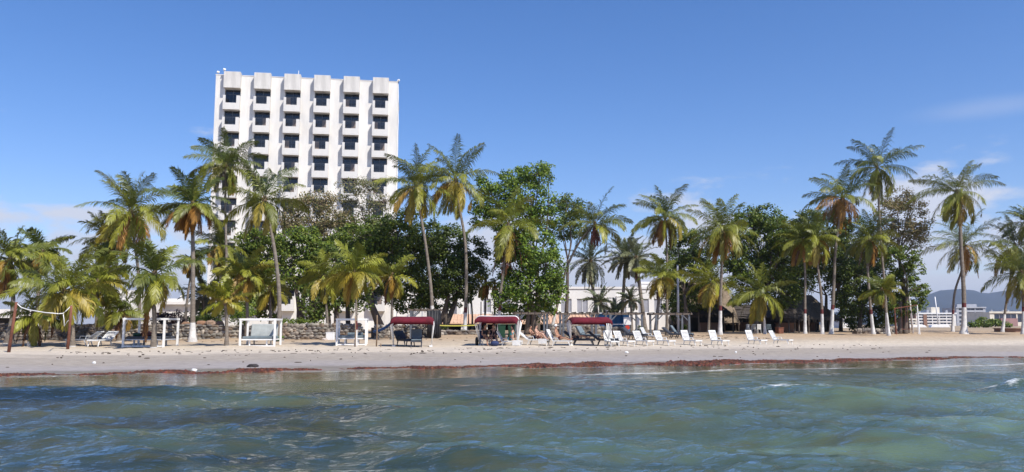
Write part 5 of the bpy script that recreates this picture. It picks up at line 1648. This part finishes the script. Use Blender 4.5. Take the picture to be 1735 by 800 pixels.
t = empty('drinks_kiosk', (c.x, 76, float(zg(c.x, 76))), 'blue painted drinks kiosk between the third canopy and the red sign', 'kiosk')
b = MB(); b.box(0, .9, 0, 1.6, -.2, 1.9); b.box(2.3, 2.9, 0, 1.6, -.2, 1.9); b.box(.9, 2.3, .9, 1.6, -.2, 1.9); b.build('wall', M['blue'], t)
b = MB(); b.box(-.2, 3.1, -.3, 1.8, 1.9, 2.0); b.build('roof', M['white'], t)
b = MB(); b.box(.9, 2.3, -.1, .4, .85, .93); b.build('counter', M['white'], t)
def wheelie(label, px, Y):
    g = G(px, Y=Y); t = empty('rubbish_bin', g, label, 'bin', 'green rubbish bins')
    b = MB(); b.add([(-.24, -.26, .05), (.24, -.26, .05), (.24, .26, .05), (-.24, .26, .05), (-.30, -.34, 1.0), (.30, -.34, 1.0), (.30, .34, 1.0), (-.30, .34, 1.0)], [(3, 2, 1, 0), (4, 5, 6, 7), (0, 1, 5, 4), (1, 2, 6, 5), (2, 3, 7, 6), (3, 0, 4, 7)]); b.build('body', M['green'], t, bevel=.02)
    b = MB(); b.box(-.33, .33, -.38, .38, 1.003, 1.07); b.build('lid', M['green'], t, bevel=.02)
    for x in (-.27, .27):
        b = MB(); b.tube([(x - .03, .3, .12), (x + .03, .3, .12)], .12, 10); b.build('wheel', M['rubber'], t)
wheelie('green rubbish bin behind the middle canopy, left one of the pair', 850, 61)
wheelie('green rubbish bin behind the woman in aqua, right one of the pair', 867, 61.4)
# plastic chairs near the thatched bar
def chair(label, px, Y, rz, m_):
    g = G(px, Y=Y); t = empty('garden_chair', g, label, 'chair', 'chairs near the thatched bar', R(rz))
    b = MB(); b.box(-.24, .24, -.24, .24, .40, .44); b.build('seat', m_, t, bevel=.01)
    b = MB()
    for k in range(5): b.box(-.22 + k * .095, -.16 + k * .095, .22, .25, .442, .84)
    b.box(-.24, .24, .215, .255, .842, .92); b.build('backrest', m_, t)
    for x in (-.21, .21):
        for y in (-.2, .21):
            b = MB(); b.tube([(x, y, .40), (x * 1.15, y * 1.15, -.03)], .022, 6); b.build('leg', m_, t)
        b = MB(); b.box(x - .025, x + .025, -.24, .22, .62, .65); b.box(x - .02, x + .02, -.23, -.19, .44, .62); b.build('armrest', m_, t)
chair('grey garden chair left of the white-footed trunk under the drooping palm', 1270, 79, 20, M['greywall'])
chair('white garden chair beside the drooping palm\'s white foot', 1284, 79.5, 200, M['plastic'])
chair('white garden chair turned away, between its grey and white neighbours', 1277, 80.2, 160, M['plastic'])
chair('grey-blue garden chair right of the drooping palm, in the shade', 1303, 80, -15, M['cushion'])
b = MB(); b.box(-.30, .30, -.28, .28, -.03, .55); b.box(-.34, .34, -.32, .32, .553, .62)
tag(b.build('crate', M['rust'], loc=G(1321, Y=79.5), rot=(0, 0, .3), bevel=.02), 'rust-coloured crate in front of the dark thatched hut', 'crate')
g = G(1717, Y=92)
b = MB(); b.tube([(0, 0, -.05), (0, 0, .38)], 1.9, 18); b.tube([(0, 0, .383), (0, 0, .46)], 2.02, 18)
tag(b.build('planter_ring', M['brownwall'], loc=g), 'low brown round planter between the two palms at the right edge', 'planter')
b = MB(); b.box(-.28, .28, -.2, .2, 0, .5); b.box(-.30, .30, -.22, .22, .503, .56)
tag(b.build('cooler', M['white'], loc=G(560, Y=55), bevel=.03), 'small pale cooler box on the shaded sand left of the third white cabana', 'cooler')

# ------------------------------------------------------------------ people
def skin_mesh(name, verts, edges, rads, mats, parent=None, loc=None, rz=0, sub=2):
    me = bpy.data.meshes.new(name)
    me.from_pydata([tuple(v) for v in verts], edges, [])
    o = bpy.data.objects.new(name, me); C.objects.link(o)
    sk = o.modifiers.new('skin', 'SKIN'); sk.use_smooth_shade = True
    for i, r_ in enumerate(rads):
        me.skin_vertices[0].data[i].radius = r_ if hasattr(r_, '__len__') else (r_, r_)
        me.skin_vertices[0].data[i].use_root = (i == 0)
    ss_ = o.modifiers.new('sub', 'SUBSURF'); ss_.levels = sub; ss_.render_levels = sub
    bpy.context.view_layer.update()
    dg = bpy.context.evaluated_depsgraph_get()
    m2 = bpy.data.meshes.new_from_object(o.evaluated_get(dg))
    m2.name = name
    o.modifiers.clear()
    o.data = m2
    m2.materials.clear()
    m2.materials.append(mats)
    m2.polygons.foreach_set('use_smooth', [True] * len(m2.polygons))
    if parent is not None: o.parent = parent
    if loc is not None: o.location = loc; o.rotation_euler = (0, 0, rz)
    return o
def person(label, loc, rz, skin, lean=20, thigh=5, shin=-5, seat=.44, arms='lap', shorts=None, top=None, cap=None, hair='hair', longhair=False, scale=1.0, spread=.10, group=None):
    """seated figure facing local +x; lean = torso tilt back, thigh and shin = angles above the horizontal"""
    la, ta, sa = R(lean), R(thigh), R(shin)
    sp = Vector((-math.sin(la), 0, math.cos(la)))
    pel = Vector((0, 0, seat + .10))
    V, E_, Rr = [], [], []
    def v(p, r): V.append(Vector(p) * 1.0); Rr.append(r); return len(V) - 1
    ip = v(pel, (.155, .11)); ib = v(pel + sp * .20, (.13, .10)); ic = v(pel + sp * .38, (.155, .11)); ish = v(pel + sp * .47, (.13, .085))
    inn = v(pel + sp * .56, .055)
    hd = pel + sp * .56 + Vector((.02 + .03 * math.sin(la), 0, .05))
    ih = v(hd + Vector((.015, 0, .03)), (.07, .078)); ih2 = v(hd + Vector((.02, 0, .11)), (.078, .09)); ih3 = v(hd + Vector((.0, 0, .19)), (.05, .06))
    E_ += [(ip, ib), (ib, ic), (ic, ish), (ish, inn), (inn, ih), (ih, ih2), (ih2, ih3)]
    nose = v(hd + Vector((.115, 0, .085)), .014); E_.append((ih2, nose))
    out = {'legs': [], 'torso': (pel, sp)}
    for s in (-1, 1):
        hip = v(pel + Vector((.03, s * .10, -.02)), (.095, .09))
        kn_p = pel + Vector((.03 + .43 * math.cos(ta), s * (.10 + spread * .5), -.02 + .43 * math.sin(ta)))
        kn = v(kn_p, .058)
        an_p = kn_p + Vector((.42 * math.cos(sa), s * spread * .3, .42 * math.sin(sa)))
        md_ = v(kn_p.lerp(an_p, .35), .056); an = v(an_p, .036)
        toe = v(an_p + Vector((.17 * math.cos(sa + R(75)), 0, .17 * math.sin(sa + R(75)))) if sa > R(-40) else an_p + Vector((.18, 0, -.05)), .03)
        E_ += [(ip, hip), (hip, kn), (kn, md_), (md_, an), (an, toe)]
        out['legs'].append((V[hip], V[kn]))
        shp = pel + sp * .47 + Vector((0, s * .19, -.01))
        sh = v(shp, .056)
        if arms == 'lap': el_p = shp + Vector((.10, s * .08, -.26)); wr_p = el_p + Vector((.20, -s * .07, -.06))
        elif arms == 'back': el_p = shp + Vector((-.10, s * .08, -.25)); wr_p = el_p + Vector((.0, s * .02, -.24))
        elif arms == 'knees': el_p = shp + Vector((.20, s * .04, -.20)); wr_p = kn_p + Vector((-.03, 0, .06))
        else: el_p = shp + Vector((.03, s * .07, -.27)); wr_p = el_p + Vector((.10, s * .0, -.22))
        el = v(el_p, .043); wr = v(wr_p, .030)
        d = (wr_p - el_p).normalized()
        pm = v(wr_p + d * .06, (.036, .022))
        E_ += [(ish, sh), (sh, el), (el, wr), (wr, pm)]
        side = d.cross(Vector((0, 0, 1))); side = side.normalized() if side.length > .1 else Vector((1, 0, 0))
        for q, ln in ((-1.5, .055), (-.5, .07), (.5, .066), (1.5, .05)):
            f1 = v(wr_p + d * .095 + side * q * .02, .009); f2 = v(wr_p + d * (.095 + ln * .6) + side * q * .022 + Vector((0, 0, -.012)), .008); f3 = v(wr_p + d * (.095 + ln) + side * q * .022 + Vector((0, 0, -.035)), .007)
            E_ += [(pm, f1), (f1, f2), (f2, f3)]
        t1_ = v(wr_p + d * .03 + side * s * .045, .011); t2_ = v(wr_p + d * .07 + side * s * .062 + Vector((0, 0, -.01)), .009)
        E_ += [(wr, t1_), (t1_, t2_)]
    o = skin_mesh('person', V, E_, Rr, M[skin], None, loc, rz)
    o.scale = (scale,) * 3
    tag(o, label, 'person', group)
    # hair or cap
    c = hd + Vector((-.005, 0, .135))
    b = MB()
    b.ball(c + Vector((-.018, 0, .015)), (.098, .088, .105), 0, 12, 8)
    if longhair: b.ball(c + Vector((-.075, 0, -.13)), (.05, .085, .17), 0, 10, 7)
    if cap:
        b.build('hair', M[hair], o, smooth=True)
        b = MB(); b.ball(c + Vector((-.012, 0, .045)), (.112, .102, .095), 0, 12, 8); b.box(.05, .20, -.075, .075, 0, .018, 0, Matrix.Translation(c + Vector((0, 0, .05))))
        b.build('cap', M[cap], o, smooth=False)
    else:
        b.build('hair', M[hair], o, smooth=True)
    # face: eyes and mouth
    b = MB()
    for s in (-1, 1): b.ball(hd + Vector((.093, s * .032, .115)), (.010, .014, .008), 0, 7, 5)
    b.box(.092, .100, -.022, .022, .040, .048, 0, Matrix.Translation(hd))
    b.build('face_features', M['hair'], o)
    for s in (-1, 1):
        b = MB(); b.ball(hd + Vector((.012, s * .088, .09)), (.018, .010, .032), 0, 8, 6); b.build('ear', M[skin], o, smooth=True)
    if shorts:
        vs = [pel + Vector((-.01, 0, .06)), pel + Vector((.01, 0, -.01))]; ed = [(0, 1)]; rr = [(.165, .125), (.17, .13)]
        for s, (h_, k_) in zip((-1, 1), out['legs']):
            i = len(vs); vs += [h_, h_.lerp(k_, .55)]; rr += [.108, .092]; ed += [(1, i), (i, i + 1)]
        skin_mesh('shorts', vs, ed, rr, M[shorts], o, sub=1)
    if top:
        full = top != 'clothaqua'
        vs = [pel + sp * (.02 if full else .10), pel + sp * .20, pel + sp * .38, pel + sp * .48]; rr = [(.17, .125), (.142, .112), (.168, .122), (.13, .095)]
        if not full: vs = vs[:3] + [pel + sp * .42]
        ed = [(0, 1), (1, 2), (2, 3)]
        if full:
            for s in (-1, 1):
                shp = pel + sp * .46 + Vector((0, s * .18, 0)); i = len(vs); vs += [shp, shp + Vector((.03, s * .05, -.16))]; rr += [.072, .062]; ed += [(3, i), (i, i + 1)]
        skin_mesh('top', vs, ed, rr, M[top], o, sub=1)
    return o
def on(t, x, y=0, z=0): return t.matrix_basis @ Vector((x, y, z))
yaw = lambda t: t.rotation_euler.z
person('woman in aqua swimwear sitting upright on a lounger under the middle canopy', on(LP['a'], .62), yaw(LP['a']) + R(178), 'skin2', 8, 2, -38, .36, 'back', 'clothaqua', 'clothaqua', longhair=True)
person('sunbather leaning forward with bare back, on the left of the shared lounger', on(LP['b'], .25, .14), yaw(LP['b']), 'skin', 24, 38, -48, .36, 'knees', 'clothblue', None, None)
person('sunbather with raised knees, on the right of the shared lounger', on(LP['b'], .62, -.16), yaw(LP['b']), 'skin2', 12, 44, -50, .36, 'knees', 'clothbrown', None, None, longhair=True)
person('man in a white cap and dark trunks sitting on a white lounger', on(LP['c'], .30), yaw(LP['c']), 'skin', 14, 6, -20, .36, 'lap', 'clothbrown', None, 'fabricwhite')
person('man in dark shorts reclining under the third maroon canopy', on(LP['d'], .12), yaw(LP['d']), 'skin', 45, 16, -24, .40, 'lap', 'clothblack', 'clothblack', None)
g = G(824, Y=49.6)
def camp_chair(label, px, Y, rz):
    g = G(px, Y=Y); t = empty('camp_chair', g, label, 'chair', 'folding chairs under the middle canopy', R(rz))
    b = MB(); b.box(-.24, .24, -.25, .25, .38, .41); b.build('seat', M['clothblue'], t)
    b = MB(); b.box(-.02, .02, -.25, .25, 0, .5); b.build('backrest', M['clothblue'], t, loc=(-.25, 0, .42), rot=(0, R(-14), 0))
    for y in (-.25, .25):
        b = MB(); b.beam((-.26, y, -.04), (.24, y, .39), .03); b.build('leg', M['white'], t); b = MB(); b.beam((.26, y, -.04), (-.24, y, .39), .03); b.build('leg', M['white'], t)
    return t
k1 = camp_chair('navy folding chair at the left post of the middle canopy', 823, 49.3, -60)
k2 = camp_chair('navy folding chair in the middle of the middle canopy\'s shade', 836, 49.8, -85)
person('person in black seated at the left in the shade of the middle canopy', on(k1, .0), yaw(k1), 'skin', 10, 2, -78, .38, 'lap', 'clothblack', 'clothblack')
person('person in black with pale face seated beside the other dark-clothed sitter', on(k2, .0), yaw(k2), 'skin2', 8, 2, -80, .38, 'lap', 'clothblack', 'clothblack')
b = MB(); b.ball((0, 0, .16), (.26, .2, .18), 0, 10, 7, None, .08, random.Random(5)); b.tube([(-.12, 0, .3), (-.06, 0, .42), (.06, 0, .42), (.12, 0, .3)], .015, 5)
tag(b.build('beach_bag', M['clothblue'], loc=G(838, Y=48.5), smooth=True), 'blue beach bag on the sand in front of the two sitters in black', 'bag')
b = MB(); b.tube([(0, -.05, .26), (0, .05, .26)], .26, 16); b.tube([(0, -.06, .26), (0, .06, .26)], .10, 10)
tag(b.build('swim_ring', M['rubber'], loc=G(808, Y=49.3), rot=(0, 0, R(80))), 'black round ring leaning at the left foot of the middle canopy', 'swim ring')

# ------------------------------------------------------------------ weed line and litter
npr = np.random.RandomState(7)
def shore_pt(px, ds):
    """point near the water's edge, ds metres inland, at picture column px"""
    x_ = (px - 867.5) / F
    # shore line passes (-17,26) with direction (.951,.31)
    tt = (x_ * 26 + 17) / (.951 - .31 * x_)
    return np.array((-17 + .951 * tt - .31 * ds, 26 + .31 * tt + .951 * ds))
b = MB()
def weed(px0, px1, ds, wd, n, seed):
    r_ = random.Random(seed)
    k = 0
    while k < n:
        px = r_.uniform(px0, px1)
        g_ = math.sin(px * .021 + seed) + .8 * math.sin(px * .057 + 2 * seed) + .6 * math.sin(px * .13 + seed * 3)
        k += 1
        if r_.random() > .55 + .45 * g_: continue
        m_ = max(.25, .6 + .4 * g_)
        q0 = shore_pt(px, ds + wd * m_ * r_.gauss(0, .5) + .30 * math.sin(px * .031) + .12 * math.sin(px * .11))
        for j in range(6):
            q = (q0[0] + r_.gauss(0, .16), q0[1] + r_.gauss(0, .06))
            z = float(zg(*q))
            c = r_.choice([(.115, .036, .022), (.08, .027, .02), (.15, .05, .026), (.045, .022, .018)])
            c = tuple(v_ * r_.uniform(.7, 1.2) for v_ in c)
            L_ = r_.uniform(.03, .16)
            a_ = r_.gauss(0, .5)
            w_ = r_.uniform(.012, .045)
            h_ = r_.uniform(.012, .065) * m_
            ux, uy = math.cos(a_), math.sin(a_)
            b.add([(q[0] - ux * L_, q[1] - uy * L_, z), (q[0] + uy * w_, q[1] - ux * w_, z), (q[0] + ux * L_, q[1] + uy * L_, z), (q[0] - uy * w_, q[1] + ux * w_, z), (q[0], q[1], z + h_)],
                  [(0, 1, 4), (1, 2, 4), (2, 3, 4), (3, 0, 4)], 0, c)
for a in ((0, 75, .5, .22, 260, 1), (88, 330, .6, .26, 800, 2), (305, 372, .35, .45, 420, 3), (380, 470, .5, .40, 480, 4), (420, 900, .8, .25, 1500, 5), (868, 1735, 1.2, .40, 3200, 6), (980, 1500, .35, .4, 1900, 7), (1150, 1420, .8, .7, 1300, 8), (868, 1300, .15, .2, 600, 9), (-150, 0, .5, .3, 200, 10), (1735, 2100, 1., .5, 500, 11)):
    weed(*a)
tag(b.build('sargassum_line', M['weed']), 'reddish brown sargassum washed up along the water line', 'seaweed', None, 'stuff')
b = MB(); r_ = random.Random(12)
for i in range(300):
    px = r_.uniform(-60, 1800)
    ds = r_.choice([r_.gauss(13.0, .5), r_.gauss(10.5, .8), r_.uniform(3, 16), r_.gauss(14.2, .4)])
    q = shore_pt(px, ds); z = float(zg(*q))
    L_ = r_.uniform(.02, .085) * (2.4 if r_.random() < .12 else 1)
    b.ball((q[0], q[1], z + .012), (L_, L_ * r_.uniform(.25, .6), r_.uniform(.012, .035)), 0, 6, 4, None, .3, r_)
for i in range(450):
    px = r_.uniform(1180, 1800) if i % 3 else r_.uniform(-60, 1735)
    ds = r_.uniform(24, 33)
    q = shore_pt(px, ds); z = float(zg(*q))
    b.ball((q[0], q[1], z + .01), (r_.uniform(.03, .2), r_.uniform(.03, .10), r_.uniform(.01, .03)), 0, 6, 4, None, .3, r_)
tag(b.build('beach_litter', M['debris']), 'dry dark weed scraps scattered over the sand', 'beach litter', None, 'stuff')
def scrap(px, ds, label, s):
    q = shore_pt(px, ds); b = MB(); b.ball((0, 0, .04), (s, s * .6, .06), 0, 8, 5, None, .25, random.Random(int(px)))
    tag(b.build('plastic_scrap', M['white'], loc=(q[0], q[1], float(zg(*q)))), label, 'litter', 'white scraps on the beach')
scrap(333, .9, 'white plastic scrap lying on the thick weed clump at left', .10)
scrap(116, 5.5, 'white plastic scrap on the grey sand below the right net post', .08)
scrap(1199, 8, 'white plastic scrap on the grey sand below the steep-backed lounger', .09)
scrap(1392, 7, 'tiny white scrap on the grey sand at the right', .06)
